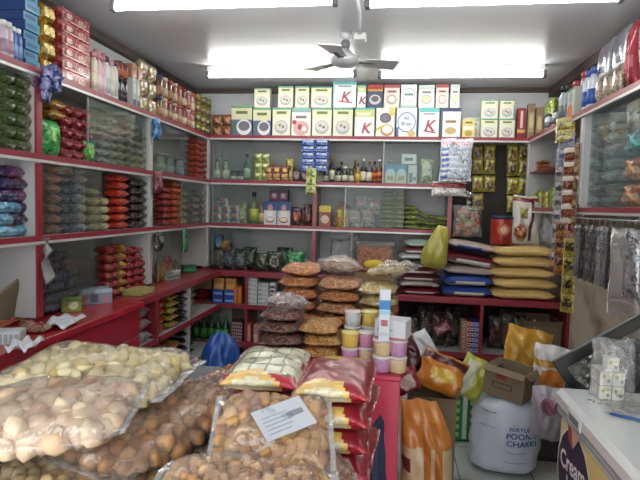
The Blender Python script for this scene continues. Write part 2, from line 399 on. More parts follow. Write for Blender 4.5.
# right wall
RB = X1-.002; yr1 = 3.36; YE = 1.55; ZR = 1.47
kids = [T('back_panel', MB().box(RB-.012, RB, YE, 4.96, ZR-.03, Z1-.01, WHITE)),
        shelf_part(XR, RB-.012, YE, 4.64, Z1, 'x', XR+.0001), shelf_part(XR, RB-.012, YE, 4.64, ZR, 'x', XR+.0001)]
for y in (4.652, yr1, YE+.01):
    kids.append(T('upright', MB().box(XR, RB-.012, y-.012, y+.012, ZR+.01, Z1-.01, WHITE), [T('edge_strip', MB().box(XR-.012, XR, y-.02, y+.02, ZR+.03, Z1-.04, RAIL))]))
zs = aty(535, 173, 4.6).z
kids.append(T('shelf', MB().box(XR+.01, XR+.20, yr1+.35, 4.64, zs-.008, zs+.008, RED), label='short red inner shelf'))
kids += [door_y(YE+.05, 2.43, XR+.02, ZR+.012, Z1-.012), door_y(2.46, yr1-.03, XR+.035, ZR+.012, Z1-.012)]
place(T('wall_shelving', None, kids), (0, 0, 0), label='glass-fronted wall shelving with red edges on the right wall', cat='shelving')
# ------------------------------------------------------------------ base cabinets
CX = -1.58
def slab(x0, x1, y0, y1, z, m, t=.03): return MB().box(x0, x1, y0, y1, z-t, z, m, .003)
# left base unit: closed red end near the door, open shelves behind
ycl = 3.02
RBR = mat('#a51e2c', .32, 0, .4, 0, 8, .06)
kids = [T('worktop', slab(LB, -1.52, YA, ycl, CT, RBR, .035)), T('drawer_front', MB().box(-1.56, -1.545, YA, ycl-.01, .62, CT-.037, RBR, .003)),
        T('drawer_front', MB().box(-1.56, -1.545, YA, ycl-.01, .33, .61, RBR, .003)), T('drawer_front', MB().box(-1.56, -1.545, YA, ycl-.01, .06, .32, RBR, .003)),
        T('body', MB().box(LB, -1.562, YA, ycl, .0, CT-.036, WHITE))]
place(T('base_cabinet', None, kids), (0, 0, 0), label='closed glossy red base cabinet along the left wall', cat='cabinet')
kids = [T('worktop', slab(LB, CX, ycl+.002, 4.62, CT, RED, .05))]
ya = atx(158, 300, CX).y; yb = atx(190, 300, CX).y
for y, m in ((ya, RED), (yb, WHITE)): kids.append(T('upright', MB().box(LB, CX, y-.012, y+.012, 0, CT-.05, m)))
kids.append(T('end_panel', MB().box(LB, CX, ycl+.002, ycl+.016, 0, CT-.05, WHITE)))
for z in (.5, .14):
    for y0, y1 in ((ycl+.018, ya-.014), (ya+.014, yb-.014), (yb+.014, 4.6)):
        kids.append(T('shelf', MB().box(LB, CX, y0, y1, z-.01, z+.01, WHITE), [T('red_edge_strip', MB().box(CX, CX+.012, y0, y1, z-.02, z+.02, RED))]))
place(T('base_shelving', None, kids), (0, 0, 0), label='open red base shelving on the left below the worktop', cat='shelving')
YL = 4.62
kids = [T('worktop', slab(LB, .02, YL, BK, CT, RED, .05)), T('back_panel', MB().box(CX, .0, BK-.012, BK, 0, CT-.05, mat('#6a6460', .7)))]
xa = aty(246, 300, YL).x
for x, m in ((xa, RED), (aty(345, 300, YL).x, WHITE), (.0, WHITE)): kids.append(T('upright', MB().box(x-.012, x+.012, YL+.005, BK-.014, 0, CT-.05, m)))
for z in (.5, .14): kids.append(T('shelf', MB().box(LB, .0-.014, YL+.006, BK-.014, z-.01, z+.01, WHITE), [T('red_edge_strip', MB().box(LB, -.014, YL-.006, YL+.006, z-.02, z+.02, RED))]))
place(T('base_shelving', None, kids), (0, 0, 0), label='open red base shelving under the back wall, left of the aisle', cat='shelving')
YC = 4.35; ZK = aty(480, 299, YC).z; zb2 = aty(480, 356, YC).z
kids = [T('worktop', slab(.04, RB, YC, BK, ZK, RED, .05)), T('back_panel', MB().box(.04, RB, BK-.012, BK, 0, ZK-.05, DK)),
        T('shelf', MB().box(.04, RB, YC+.006, BK-.014, zb2-.01, zb2+.01, WHITE), [T('red_edge_strip', MB().box(.04, RB, YC-.006, YC+.006, zb2-.03, zb2+.02, RED))])]
for x in (.05, aty(481, 330, YC).x, RB-.013): kids.append(T('upright', MB().box(x-.012, x+.012, YC, BK-.014, 0, ZK-.05, RED)))
place(T('base_shelving', None, kids), (0, 0, 0), label='low red base shelving at the back right carrying the sacks', cat='shelving')
print('ZK', ZK, 'zb2', zb2, 'yb', yb, 'ya', ya, 'xr', xr, 'xm', xm)
# ------------------------------------------------------------------ lamps, fan, wiring
TUBE = mat('#fbfbf6', .3, em=25.0); PL = mat('#d8d8d8', .4); GREY = mat('#6f7074', .5)
def tube_lamp(x0, x1, y, z):
    L_ = x1-x0; h = MB().box(x0+.01, x1-.01, y-.02, y+.02, ZC-.045, ZC-.002, PL, .004)
    t = MB().tube([(x0+.03, y-.015, z), (x1-.03, y-.015, z)], .0155, TUBE, 12)
    k = [T('batten', h), T('fluorescent_tube', t)]
    for x in (x0+.014, x1-.014): k.append(T('end_holder', MB().box(x-.014, x+.014, y-.032, y+.012, z-.02, ZC-.046, GREY, .004)))
    return T('tube_lamp', None, k)
for x0, x1, y, w in ((-1.56, -.335, 4.14, 'back left'), (-.17, 1.09, 4.19, 'back right'), (-1.55, -.325, 2.69, 'front left'), (-.19, 1.045, 2.74, 'front right')):
    place(tube_lamp(x0, x1, y, 2.48), (0, 0, 0), label=f'lit fluorescent tube lamp on the ceiling, {w} of the four', cat='lamp')
FW = mat('#c9c9cb', .35, .1)
fx, fy = aty(345, 60, 3.4).x, 3.4
zf = aty(345, 62, fy).z
b = MB(); b.lathe([(.02, .085), (.055, .05), (.09, .025), (.095, .01), (.088, -.008), (.06, -.024), (.02, -.034)], FW, 28)
kids = [T('motor_housing', b), T('downrod', MB().lathe([(.011, .08), (.011, ZC-zf-.06)], GREY, 10)), T('canopy', MB().lathe([(.015, ZC-zf-.05), (.035, ZC-zf-.03), (.04, ZC-zf-.002)], FW, 18)),
        T('rod_coupler', MB().lathe([(.028, .085), (.03, .12), (.018, .14)], GREY, 14))]
for a in (.35, 2.44, 4.53):
    bl = MB(); n = 8
    for i in range(n): 
        r0 = .13+.22*i/n; r1 = .13+.22*(i+1)/n; w0 = .05+.02*i/n; w1 = .05+.02*(i+1)/n
        bl.add([(r0, -w0, .014), (r1, -w1, .014), (r1, w1, -.006), (r0, w0, -.006), (r0, -w0, .018), (r1, -w1, .018), (r1, w1, -.002), (r0, w0, -.002)], [(0, 3, 2, 1), (4, 5, 6, 7), (0, 1, 5, 4), (2, 3, 7, 6), (1, 2, 6, 5), (3, 0, 4, 7)], FW)
    bl.box(.06, .2, -.02, .02, .002, .008, GREY)
    bl.xf(Matrix.Rotation(a, 4, 'Z')); kids.append(T('blade', bl))
place(T('ceiling_fan', None, kids), (fx, fy, zf), label='pale ceiling fan hanging between the lamps', cat='fan')
p = atz(360, 40, 2.52)
place(T('junction_box', MB().box(-.04, .04, -.04, .04, -.045, 0, PL, .006)), (p.x, p.y, ZC-.002), label='small white junction box on the ceiling beside the fan', cat='junction box')
q = atz(352, -20, 2.55)
place(T('conduit_pipe', MB().tube([(q.x, q.y, ZC-.014), ((p.x+q.x)/2+.02, (p.y+q.y)/2, ZC-.014), (p.x, p.y-.05, ZC-.014)], .009, PL, 8)), (0, 0, 0), label='white conduit pipe on the ceiling running to the junction box', cat='pipe')
# ------------------------------------------------------------------ daylight: open shop front behind the viewer
w = bpy.data.worlds.new('daylight'); sc.world = w; w.use_nodes = True
bg = w.node_tree.nodes['Background']; bg.inputs[0].default_value = (.95, .98, 1, 1); bg.inputs[1].default_value = 2.6
sc.view_settings.exposure = 0.45
# ================================================================== BACK WALL, cartons on the top shelf
ZT = Z1+.0105
def cereal(style, rnd=None):
    Y = '#d8d24a'; W_ = '#e9ebe6'; G = '#9aa5a0'
    if style == 'muesli': return '#dbd9c4', [('r', .0, .72, 1, .95, '#d9d8b0'), ('r', 0.22, 0.785, 0.78, 0.875, '#6a7a3a'), ('e', .5, .33, .36, .24, '#a5a9a6'), ('e', .5, .37, .3, .17, '#c9c6bd'), ('e', .42, .40, .08, .05, '#9a7a5a'), ('e', .6, .34, .07, .05, '#76645a'), ('r', 0, .93, 1, 1, '#5f9a8a')]
    if style == 'bluebowl': return '#5a628f', [('r', 0, .55, 1, 1, '#d0cfa8'), ('r', 0.22, 0.732, 0.78, 0.828, '#5c6a35'), ('e', .62, .3, .36, .26, '#dadcd8'), ('e', .62, .34, .28, .16, '#6d6a78'), ('r', .04, .1, .25, .5, '#4d6a58'), ('r', 0, .92, 1, 1, '#6f9b78')]
    if style == 'redberry': return '#e3ddd6', [('r', 0, .84, 1, 1, '#7fa39a'), ('e', .5, .3, .42, .25, '#c9a09a'), ('e', .45, .34, .13, .1, '#a33a3a'), ('e', .65, .28, .12, .08, '#f0eeea'), ('e', .15, .5, .12, .08, '#b03030'), ('r', 0.22, 0.635, 0.78, 0.725, '#7a6a66')]
    if style == 'k': return '#dfe6e4', [('r', 0, .86, 1, 1, '#5fb0ae'), ('r', 0, 0, .06, 1, '#9fcfd0'), ('t', 'K', .52, .42, .52, '#a5364a', .25), ('p', [(.25, .22), (.85, .16), (.85, .2), (.25, .27)], '#a5364a'), ('r', 0.22, 0.773, 0.78, 0.827, '#8a8f94')]
    if style == 'kyellow': return '#dfe6e2', [('r', 0, .7, 1, 1, '#bfc97a'), ('r', 0, .93, 1, 1, '#5fb0ae'), ('t', 'K', .55, .32, .48, '#a5364a', .25), ('r', .1, .74, .8, .84, '#dfe0c0')]
    if style == 'bran': return '#e3e6ea', [('e', .5, .52, .46, .34, '#3f6aa8'), ('e', .5, .52, .41, .30, '#eef0f2'), ('t', 'All', .5, .66, .17, '#2f5a98'), ('t', 'Bran', .5, .48, .19, '#2f5a98'), ('r', .0, 0, .12, .35, '#4a6a9a'), ('e', .75, .15, .2, .1, '#c9b070')]
    if style == 'oats': return '#e0dfd6', [('e', .5, .66, .3, .17, '#4b4450'), ('e', .5, .66, .24, .13, '#77707c'), ('e', .6, .25, .34, .2, '#b08a5a'), ('e', .6, .28, .26, .14, '#efe9dc'), ('p', [(0, .2), (.5, .4), (.5, .46), (0, .3)], '#c9b33c'), ('r', .7, .75, 1, 1, '#cfc06a')]
    if style == 'navy': return '#dcdedd', [('r', 0, .88, 1, 1, '#243a5a'), ('e', .5, .5, .44, .38, '#f0f0ee'), ('r', 0.22, 0.505, 0.78, 0.595, '#8a6a3a'), ('e', .5, .25, .3, .12, '#b9a06a'), ('r', 0, .0, .08, .9, '#243a5a')]
    if style == 'wafer': return '#d9cfc6', [('r', 0, .86, 1, 1, '#a0484a'), ('r', 0.22, 0.658, 0.78, 0.742, '#9a4a4a'), ('e', .5, .35, .33, .22, '#b59a86'), ('e', .5, .37, .22, .13, '#e8dfd4')]
    if style == 'darkflake': return '#474c66', [('r', 0, .8, 1, 1, '#a83c34'), ('r', 0, .72, 1, .8, '#c9a04a'), ('e', .5, .35, .38, .22, '#b9bac0'), ('e', .5, .38, .25, .13, '#6a5a50')]
    if style == 'plain': return '#dddcd6', [('r', 0, .82, 1, 1, '#b9c8c0'), ('r', 0.22, 0.635, 0.78, 0.725, '#7a7a80'), ('e', .5, .36, .34, .22, '#aeb0ae'), ('e', .5, .39, .25, .14, '#d9c99a')]
    if style == 'wring': return '#e2e4e4', [('e', .5, .55, .4, .3, '#8fa6a8'), ('e', .5, .55, .35, .26, '#eceeee'), ('r', 0.22, 0.522, 0.78, 0.618, '#5f7a86'), ('r', 0, 0, 1, .12, '#a8bfb4')]
    if style == 'small': return '#cfc27a', [('r', .1, .45, .9, .62, '#efe9c9'), ('e', .5, .25, .3, .15, '#a89040'), ('r', 0.22, 0.758, 0.78, 0.842, '#6a5a2a')]
    if style == 'redbox': return '#8a2a30', [('r', 0, .2, 1, .3, '#c9a05a'), ('r', .35, .35, .65, .9, '#d9c0b0')]
    if style == 'brown': return '#8a7458', [('r', .1, .2, .9, .75, '#b09a74'), ('e', .5, .5, .3, .2, '#d0bd92')]
CACHE = {}
def cereal_t(style, w, h, d=.065, name='cereal_box'):
    k = (style, round(w, 2), round(h, 2))
    if k not in CACHE:
        c, it = cereal(style); CACHE[k] = carton(name, round(w, 2)-.004, d, h, c, it)
    return CACHE[k]
HL = .262
low = [('bluebowl', 231, 252, 'widest blue and yellow cereal box with a white bowl, leftmost in its row', .28),
 ('bluebowl', 252.5, 271, 'narrower blue and yellow cereal box, just right of the widest blue one', HL),
 ('muesli', 272, 290.5, 'pale yellow muesli box directly right of the two blue-bottomed cereal boxes', HL),
 ('redberry', 291, 311, 'white cereal box with red berries, lower row, above the blue hanging sachets', HL),
 ('muesli', 312, 331.5, 'pale yellow muesli box in the lower row, right of the red berry box', HL),
 ('muesli', 332.5, 353, 'yellow muesli box in the lower row under the big box with the red letter K', HL),
 ('kyellow', 354.5, 374.5, 'white and lime box with a red letter K, beside the dark badge box', HL),
 ('oats', 375.5, 395, 'cream box with a dark round badge, left of the blue-ringed bran box', HL),
 ('bran', 396, 417, 'white bran box with a big blue ring, lower row of the back top shelf', HL),
 ('k', 418, 439.5, 'white box with a red letter K right of the blue-ringed bran box', HL),
 ('navy', 440.5, 461, 'white oval-fronted box with a navy top edge, above the hanging white packet', HL),
 ('small', 462, 475.5, 'small yellow oats box right of the navy-topped box', .17),
 ('muesli', 481, 498, 'lower muesli box of the left pair above the dark board', .17),
 ('muesli', 499.5, 515, 'lower muesli box of the right pair above the dark board', .17),
 ('redbox', 517, 526, 'slim dark red box at the right end of the back top shelf', .262)]
rr = random.Random(3)
for st, a, b, lb, h in low:
    c, w = spanB(a, b, 125, 4.70)
    place(cereal_t(st, w, h), (c, 4.735, ZT), label=lb, cat='cereal box', group='cereal boxes on the back top shelf')
up = [('muesli', 254, 270, 'yellow muesli box standing alone on top of the blue boxes at the left', .175), ('muesli', 278, 293, 'upper muesli box above the pale yellow muesli box, left of a close pair', .19), ('muesli', 295, 309, 'upper muesli box above the red berry box, right of a close pair', .19),
 ('muesli', 311, 331.5, 'wide upper muesli box just left of the big red letter K box', .185), ('k', 333, 356, 'big white and teal box with a red letter K, upper row', .235), ('kyellow', 357, 366, 'slim lime and white letter K box in the upper row', .2),
 ('darkflake', 367, 383, 'navy and red flakes box in the upper row', .2), ('wafer', 384, 399.5, 'pinkish flakes box in the upper row, right of the navy one', .2), ('wring', 400.5, 417, 'white oats box with a grey-blue ring in the upper row', .2),
 ('plain', 418.5, 434.5, 'white corn box in the upper row above the right letter K box', .195), ('wafer', 435.5, 449, 'pinkish flakes box in the upper row above the navy-topped box', .2), ('plain', 450, 460, 'narrow white corn box at the right end of the upper row', .2)]
for st, a, b, lb, h in up:
    c, w = spanB(a, b, 98, 4.70)
    bz = ZT+HL+(.018 if a < 252.9 else 0)
    place(cereal_t(st, w, h), (c, 4.735, bz+.001), label=lb, cat='cereal box', group='cereal boxes on the back top shelf')
for a, b, lb in ((481.5, 498, 'upper muesli box of the left pair above the dark board'), (499.5, 514.5, 'upper muesli box of the right pair above the dark board')):
    c, w = spanB(a, b, 110, 4.70); place(cereal_t('muesli', w, .16), (c, 4.735, ZT+.171), label=lb, cat='cereal box', group='cereal boxes on the back top shelf')
c, w = spanB(465, 480, 128, 4.8); place(cereal_t('plain', w, .2), (c, 4.835, ZT), label='white corn box half hidden behind the small yellow oats box', cat='cereal box', group='cereal boxes on the back top shelf')
# brown packets left of them
pk = packet('snack_packet', .10, .10, .05, '#8a5536', [('r', .2, .3, .8, .7, '#a8734a')], pose='up', seed=5, nu=8, nv=8)
for r_ in range(2):
    for i in range(2):
        c = aty(217+i*10, 125, 4.72).x; place(pk, (c, 4.73, ZT+r_*.102), label=f'brown snack packet, {["bottom","top"][r_]} {["left","right"][i]} of the four beside the blue cereal box', cat='snack packet', group='brown packets at the back left corner')
# ------------------------------------------------------------------ ROW 1 (between Z2 and Z1)
z1 = Z2+.0105; z2 = Z3+.0105; z3 = CT+.0005
def putB(t, u, zb, label, cat, group=None, Y=4.74, v=None, rz=0, **k):
    x = aty(u, v or 200, Y).x; return place(t, (x, Y, zb), (0, 0, rz), label=label, cat=cat, group=group, **k)
DG = mat('#1c2a22', .15, 0, .5); DB = mat('#2c1a14', .12, 0, .5); BLK = mat('#151515', .3); GOLD = mat('#a88a4a', .3, .6)
bt_green = bottle('sauce_bottle', .033, .25, mat('#3f6b55', .2, 0, .5), BLK, card('#9ab09a'), 'sauce')
bt_pale = bottle('sauce_bottle', .035, .20, mat('#93a08c', .25, 0, .5), GREY, card('#c0c8b0'), 'sauce')
for i, (u, lb) in enumerate(((217, 'pale green bottle behind glass'), (226, 'pale green bottle with a white label behind glass'))):
    putB(bt_pale, u, z1, f'{lb}, {["nearest","second from"][i]} the back left corner', 'bottle', v=170)
putB(bt_green, 247, z1, 'dark green bottle at the right edge of the left glass door', 'bottle', v=170)
jar_s = bottle('small_jar', .035, .09, mat('#58605c', .25, 0, .5), BLK, card('#b9bcb8'), 'jar')
for i, u in enumerate((234, 241)): putB(jar_s, u, z1, f'small grey jar between the pale and dark green bottles, {["left","right"][i]} one', 'jar', v=175)
yg = foil('#a9ad5a')
for i in range(3):
    for j in range(2):
        t = CACHE.setdefault('ygp', packet('seasoning_packet', .075, .085, .03, '#a3a860', [('r', .15, .2, .85, .55, '#6f8a45'), ('e', .5, .75, .25, .12, '#d7d7a6')], seed=3, nu=8, nv=8))
        putB(t, 258+j*7.5, z1+i*.086, f'yellow-green seasoning packet, {["left","right"][j]} column, {lv(i,3)} one, right of the dark green bottle', 'packet', 'yellow-green packets on the back shelf', v=165)
t = packet('spice_packet', .085, .15, .04, '#7c3c2e', [('r', .1, .15, .9, .5, '#b98c5a'), ('e', .5, .7, .3, .15, '#c9b04a')], seed=4, nu=8, nv=10)
for i, u in enumerate((269, 277, 285)): putB(t, u, z1, f'brown-red spice packet, {lr(i,3)} of three below the cereal boxes', 'packet', 'brown-red spice packets', v=170, rz=.1*(i-1))
t = packet('spice_packet', .075, .22, .04, '#a99a3c', [('r', .1, .1, .9, .35, '#c9c28a'), ('e', .5, .6, .3, .15, '#6a3a2a')], seed=9, nu=8, nv=10)
putB(t, 290, z1, 'tall yellow spice packet left of the hanging blue sachets', 'packet', v=165, Y=4.80)
t = packet('snack_packet', .075, .12, .05, '#3a2a34', [('r', .1, .3, .9, .7, '#9a7a80')], seed=2, nu=8, nv=8)
for i, u in enumerate((297, 305)): putB(t, u, z1, f'dark small packet on the shelf under the blue sachets, {["left","right"][i]} one', 'packet', v=170)
# bottles
BT = [(326, .13, '#3a4034', 's'), (332, .24, '#20241f', 'b'), (338.5, .14, '#24302a', 's'), (345, .15, '#1d2420', 's'), (351.5, .14, '#3f4a30', 's'), (358, .18, '#8a6a30', 'w'), (363.5, .22, '#221c26', 'b'), (369.5, .21, '#40404a', 'b'), (374.5, .2, '#4a2418', 'r'), (379.5, .22, '#5a2a20', 'r'), (355, .22, '#332a24', 'b'), (341.5, .2, '#2a2c28', 'b')]
nm = ['short olive', 'tall black', 'short dark green', 'short black-green', 'short moss green', 'amber', 'tall purple-black', 'slim dark grey', 'dark red-brown', 'reddish brown', 'dark brown', 'charcoal']
for i, (u, h, c, kd) in enumerate(BT):
    k = bottle('sauce_bottle', .026 if i < 10 else .022, h, mat(c, .15, 0, .6), GOLD if i % 3 == 1 else (BLK if i % 3 else mat('#d0d0cc', .4)), card({'s': '#b9b8a0', 'b': '#c9c3a8', 'w': '#c9a04a', 'r': '#b9682e'}[kd]), 'squat' if kd == 's' else 'bottle', card('#8a2a20') if kd == 'r' else None)
    putB(k, u, z1, f'{nm[i]} sauce bottle {"behind the row" if i >= 10 else "in the row"} right of the hanging blue sachets', 'bottle', 'sauce bottles on the back shelf', Y=4.72 if i < 10 else 4.80, v=170)
def box_t(name, w, h, c, its, d=.06): return carton(name, w, d, h, c, its)
t = box_t('milk_powder_box', .092, .175, '#c9cfb4', [('r', 0, .6, 1, 1, '#4f93b8'), ('e', .5, .62, .38, .15, '#b8d8e8'), ('r', .2, .2, .8, .4, '#8fa06a')])
for i, u in enumerate((390.5, 401.5)): putB(t, u, z1, f'blue-topped cream box behind the right glass door, {["left","right"][i]} of two', 'box', 'blue-topped boxes', v=170)
t = box_t('tea_box', .08, .17, '#d0d6d2', [('r', .1, .1, .5, .6, '#6f8a80'), ('r', .55, .2, .9, .4, '#8a9a90')]); putB(t, 412.5, z1, 'white and grey-green box right of the blue-topped boxes', 'box', v=170)
t = box_t('soap_box', .13, .09, '#cfd6d0', [('r', 0.22, 0.350, 0.78, 0.650, '#7a8a86')]); putB(t, 409, z1+.177, 'pale flat box lying on top of the white and grey-green box', 'box', v=155)
t = packet('snack_packet', .12, .23, .05, '#a8ae86', [('r', .2, .3, .8, .75, '#cfd0b8'), ('e', .5, .25, .3, .1, '#5f7a4a')], seed=6); putB(t, 427, z1, 'pale green standing pouch behind the right glass door', 'packet', v=168)
# hanging sachet strips in front of the shelf edge -------------------------
def strip_t(name, n, w, h, col, its, t_=.012, cols=1, crimp=None):
    mb = MB()
    for r in range(n):
        for c_ in range(cols):
            p = packet_mb(w*.97, h*.98, t_, col, its, nu=8, nv=9, seed=r*3+c_, crimp=crimp)
            p.xf(Matrix.Translation(((c_-(cols-1)/2)*w, 0, -h*(r+1))))
            for m in p.mats: mb.mi(m)
            o = len(mb.v); mb.v += p.v
            for f, mi_, s_ in zip(p.f, p.m, p.sm): mb.f.append([o+k for k in f]); mb.m.append(mb.mi(p.mats[mi_])); mb.sm.append(s_)
    hook = MB().tube([(0, 0, -.01), (0, 0, .015), (0, .012, .028)], .0025, STEEL, 6)
    return T(name, None, [T('sachets', mb), T('hook', hook)])
bs = strip_t('sachet_strip', 5, .13, .057, '#1f3f8c', [('r', .08, .55, .92, .85, '#93a8cf'), ('r', .1, .2, .9, .3, '#6a86c0'), ('e', .8, .8, .12, .15, '#c9c85a')])
for i, u in enumerate((308, 322)):
    x = aty(u, 150, 4.6).x; place(bs, (x, 4.60-.012*i, 2.035), (0, 0, 0), label=f'blue sachet strip hanging from the back top shelf, {["left","right"][i]} of two', cat='sachet strip', group='blue sachet strips')
ys = strip_t('sachet_strip', 3, .1, .075, '#9fa84c', [('r', .15, .2, .85, .8, '#c9cf86'), ('e', .5, .5, .2, .25, '#6a7a34')])
x = aty(311, 180, 4.58).x; place(ys, (x, 4.585, aty(311, 168, 4.58).z), label='lime green sachet strip hanging below the blue sachets', cat='sachet strip')
# big white hanging pouch pair
wp = packet_mb(.27, .36, .03, '#c9ccd2', [('r', .03, .86, .97, .97, '#dcb6c4')]+[x for k in range(6) for x in (('r', .05, .06+.13*k, .95, .145+.13*k, '#a9b2bd'), ('r', .05, .07+.13*k, .28, .13+.13*k, '#4a66b8'))], nu=30, nv=48, seed=11)
wp.xf(Matrix.Translation((0, 0, -.36)))
place(T('detergent_sachet_sheet', None, [T('sachets', wp), T('hook', MB().tube([(0, 0, -.01), (0, 0, .02), (0, .02, .03)], .003, STEEL, 6))]), (aty(456, 160, 4.56).x, 4.56, aty(456, 138.5, 4.56).z), label='sheet of white sachets with blue marks hanging in front of the back top shelf', cat='sachet sheet')
rp = packet_mb(.30, .12, .03, '#c9c2b8', [('r', 0, .55, 1, 1, '#8a2a34'), ('r', .1, .1, .9, .4, '#d8d5cf')], seed=12); rp.xf(Matrix.Translation((0, 0, -.12)))
place(T('sachet_packet', rp), (aty(449, 190, 4.60).x, 4.605, aty(450, 182, 4.6).z), (0, 0, .05), label='red and white packet hanging below the white sachet sheet', cat='packet')
# ------------------------------------------------------------------ ROW 2
sw = packet('snack_packet', .10, .10, .05, '#a9a9a6', [('r', .2, .3, .8, .6, '#7a7876'), ('e', .5, .7, .2, .1, '#c94a3a')], seed=21, nu=8, nv=8)
k = 0
for j in range(3):
    for i in range(3 if j < 2 else 1):
        putB(sw, 217+i*9+(j == 2)*7, z2+j*.072, f'silver-white snack packet, {lv(j,3)} row, {lr(i,3) if j<2 else "alone"}, behind glass at the back left', 'snack packet', 'silver packets behind the left glass', v=205, Y=4.73)
t = packet('snack_packet', .08, .2, .04, '#8f9660', [('r', .2, .3, .8, .7, '#c2c29a')], seed=22, nu=8, nv=8)
for i, u in enumerate((243,)): putB(t, u, z2, 'olive standing packet beside the silver-white packets', 'snack packet', v=205)
putB(bottle('oil_bottle', .045, .30, mat('#4f5f48', .2, 0, .5), BLK, card('#9aa34a'), 'bottle'), 254, z2, 'tall olive green bottle between the silver packets and the blue and white boxes', 'bottle', v=205)
putB(bottle('oil_bottle', .035, .22, mat('#6a5a40', .2, 0, .5), GREY, card('#a09a6a'), 'bottle'), 262, z2, 'shorter brown bottle right of the tall olive bottle', 'bottle', v=205)
t = box_t('drink_mix_box', .118, .215, '#c6c4c8', [('r', 0, .62, 1, 1, '#2f4a86'), ('e', .5, .72, .2, .16, '#b98c78'), ('p', [(.2, .3), (.8, .3), (.68, .6), (.32, .6)], '#dad7d6'), ('e', .5, .22, .36, .13, '#8a4038'), ('e', .5, .24, .3, .09, '#d8cfc4')])
for i, u in enumerate((271, 284.5)): putB(t, u, z2, f'blue and white drink mix box with a smiling child and a bowl, {["left","right"][i]} of two', 'box', 'drink mix boxes', v=210)
t = box_t('biscuit_box', .09, .11, '#3a2438', [('r', .15, .2, .85, .7, '#8a4a5a'), ('e', .5, .5, .2, .2, '#a8a0b0')])
for i, u in enumerate((275, 284)): putB(t, u, z2+.216, f'small dark purple box on top of the drink mix boxes, {["left","right"][i]} one', 'box', 'dark purple boxes', v=192)
t = packet('biscuit_packet', .10, .17, .06, '#5a2420', [('e', .5, .55, .4, .22, '#b8562e'), ('r', .1, .75, .9, .9, '#3a2a4a')], seed=23); putB(t, 297.5, z2, 'dark packet with an orange blaze right of the drink mix boxes', 'packet', v=210)
t = packet('biscuit_packet', .08, .2, .05, '#4a1f22', [('r', .2, .2, .8, .5, '#7a3a34')], seed=24); putB(t, 308, z2, 'dark maroon packet beside the middle upright', 'packet', v=210)
t = box_t('biscuit_box', .11, .19, '#8a4232', [('r', 0, .7, 1, 1, '#c4b23c'), ('e', .5, .35, .35, .2, '#c9b8a0')]); putB(t, 325.5, z2, 'red-brown box with a yellow top right of the middle upright', 'box', v=210)
t = box_t('biscuit_box', .09, .22, '#6a4230', [('r', .2, .2, .8, .8, '#8a5a40')], d=.05); place(t, (aty(338, 205, 4.74).x, 4.75, z2+.01), (0, .28, 0), label='brown box leaning beside the yellow-topped box', cat='box')
t = packet('noodle_packet', .06, .16, .035, '#a8a040', [('r', .2, .3, .8, .6, '#c05a3a')], seed=26, nu=8, nv=8)
for i, u in enumerate((340, 346)): putB(t, u, z2, f'small yellow and red packet, {["left","right"][i]} of two beside the leaning brown box', 'packet', v=215, Y=4.72)
sp_ = packet('crisps_packet', .13, .16, .07, '#b9b6b4', [('r', .2, .2, .8, .5, '#8a7a78'), ('e', .5, .7, .3, .14, '#9a6a66')], seed=27)
for i, (u, dz, rz) in enumerate(((354, 0, .2), (368, 0, -.2), (361, .13, .3), (374, .12, -.1))): putB(sp_, u, z2+dz, f'silvery grey crisps packet, {["bottom left","bottom right","upper left","upper right"][i]} of the four behind glass', 'snack packet', 'silvery packets behind the right glass', v=210, Y=4.76)
gp = packet('chewing_gum_packet', .12, .12, .041, '#8f9a55', [('r', .1, .2, .9, .7, '#9aa268'), ('r', .3, .3, .7, .55, '#3f4a34')], pose='flatd', seed=28, nu=8, nv=8)
for c_ in range(3):
    for r in range(8 if c_ < 2 else 5):
        putB(gp, 386.5+c_*12.5, z2+r*.042, f'flat olive green packet, {lr(c_,3)} stack, {lv(r,8 if c_<2 else 5)}', 'packet', 'stacked olive green packets', v=210, Y=4.77, rz=(r % 3-1)*.06)
lp = packet('leaf_packet', .12, .2, .035, '#7a8a34', [('r', .1, .2, .9, .8, '#7f8a3f'), ('r', .3, .4, .7, .6, '#a03a2a')], pose='flat', seed=29, nu=8, nv=8)
for i, (u, dz, ry, rz) in enumerate(((423, 0, 0, 0), (438, .0, 0, .2), (424, .037, .12, .2), (437, .037, -.1, .3), (438, .085, .12, -.2), (420, .08, .55, .1))):
    x = aty(u, 215, 4.76).x; place(lp, (x, 4.77, z2+dz+abs(math.sin(ry))*.085), (0, ry, rz), label=f'thin green packet lying {["at the left bottom","at the right bottom","tilted on the left","crosswise in the middle","topmost","propped steeply left"][i]} of the loose heap by the end upright', cat='packet', group='loose green packets')
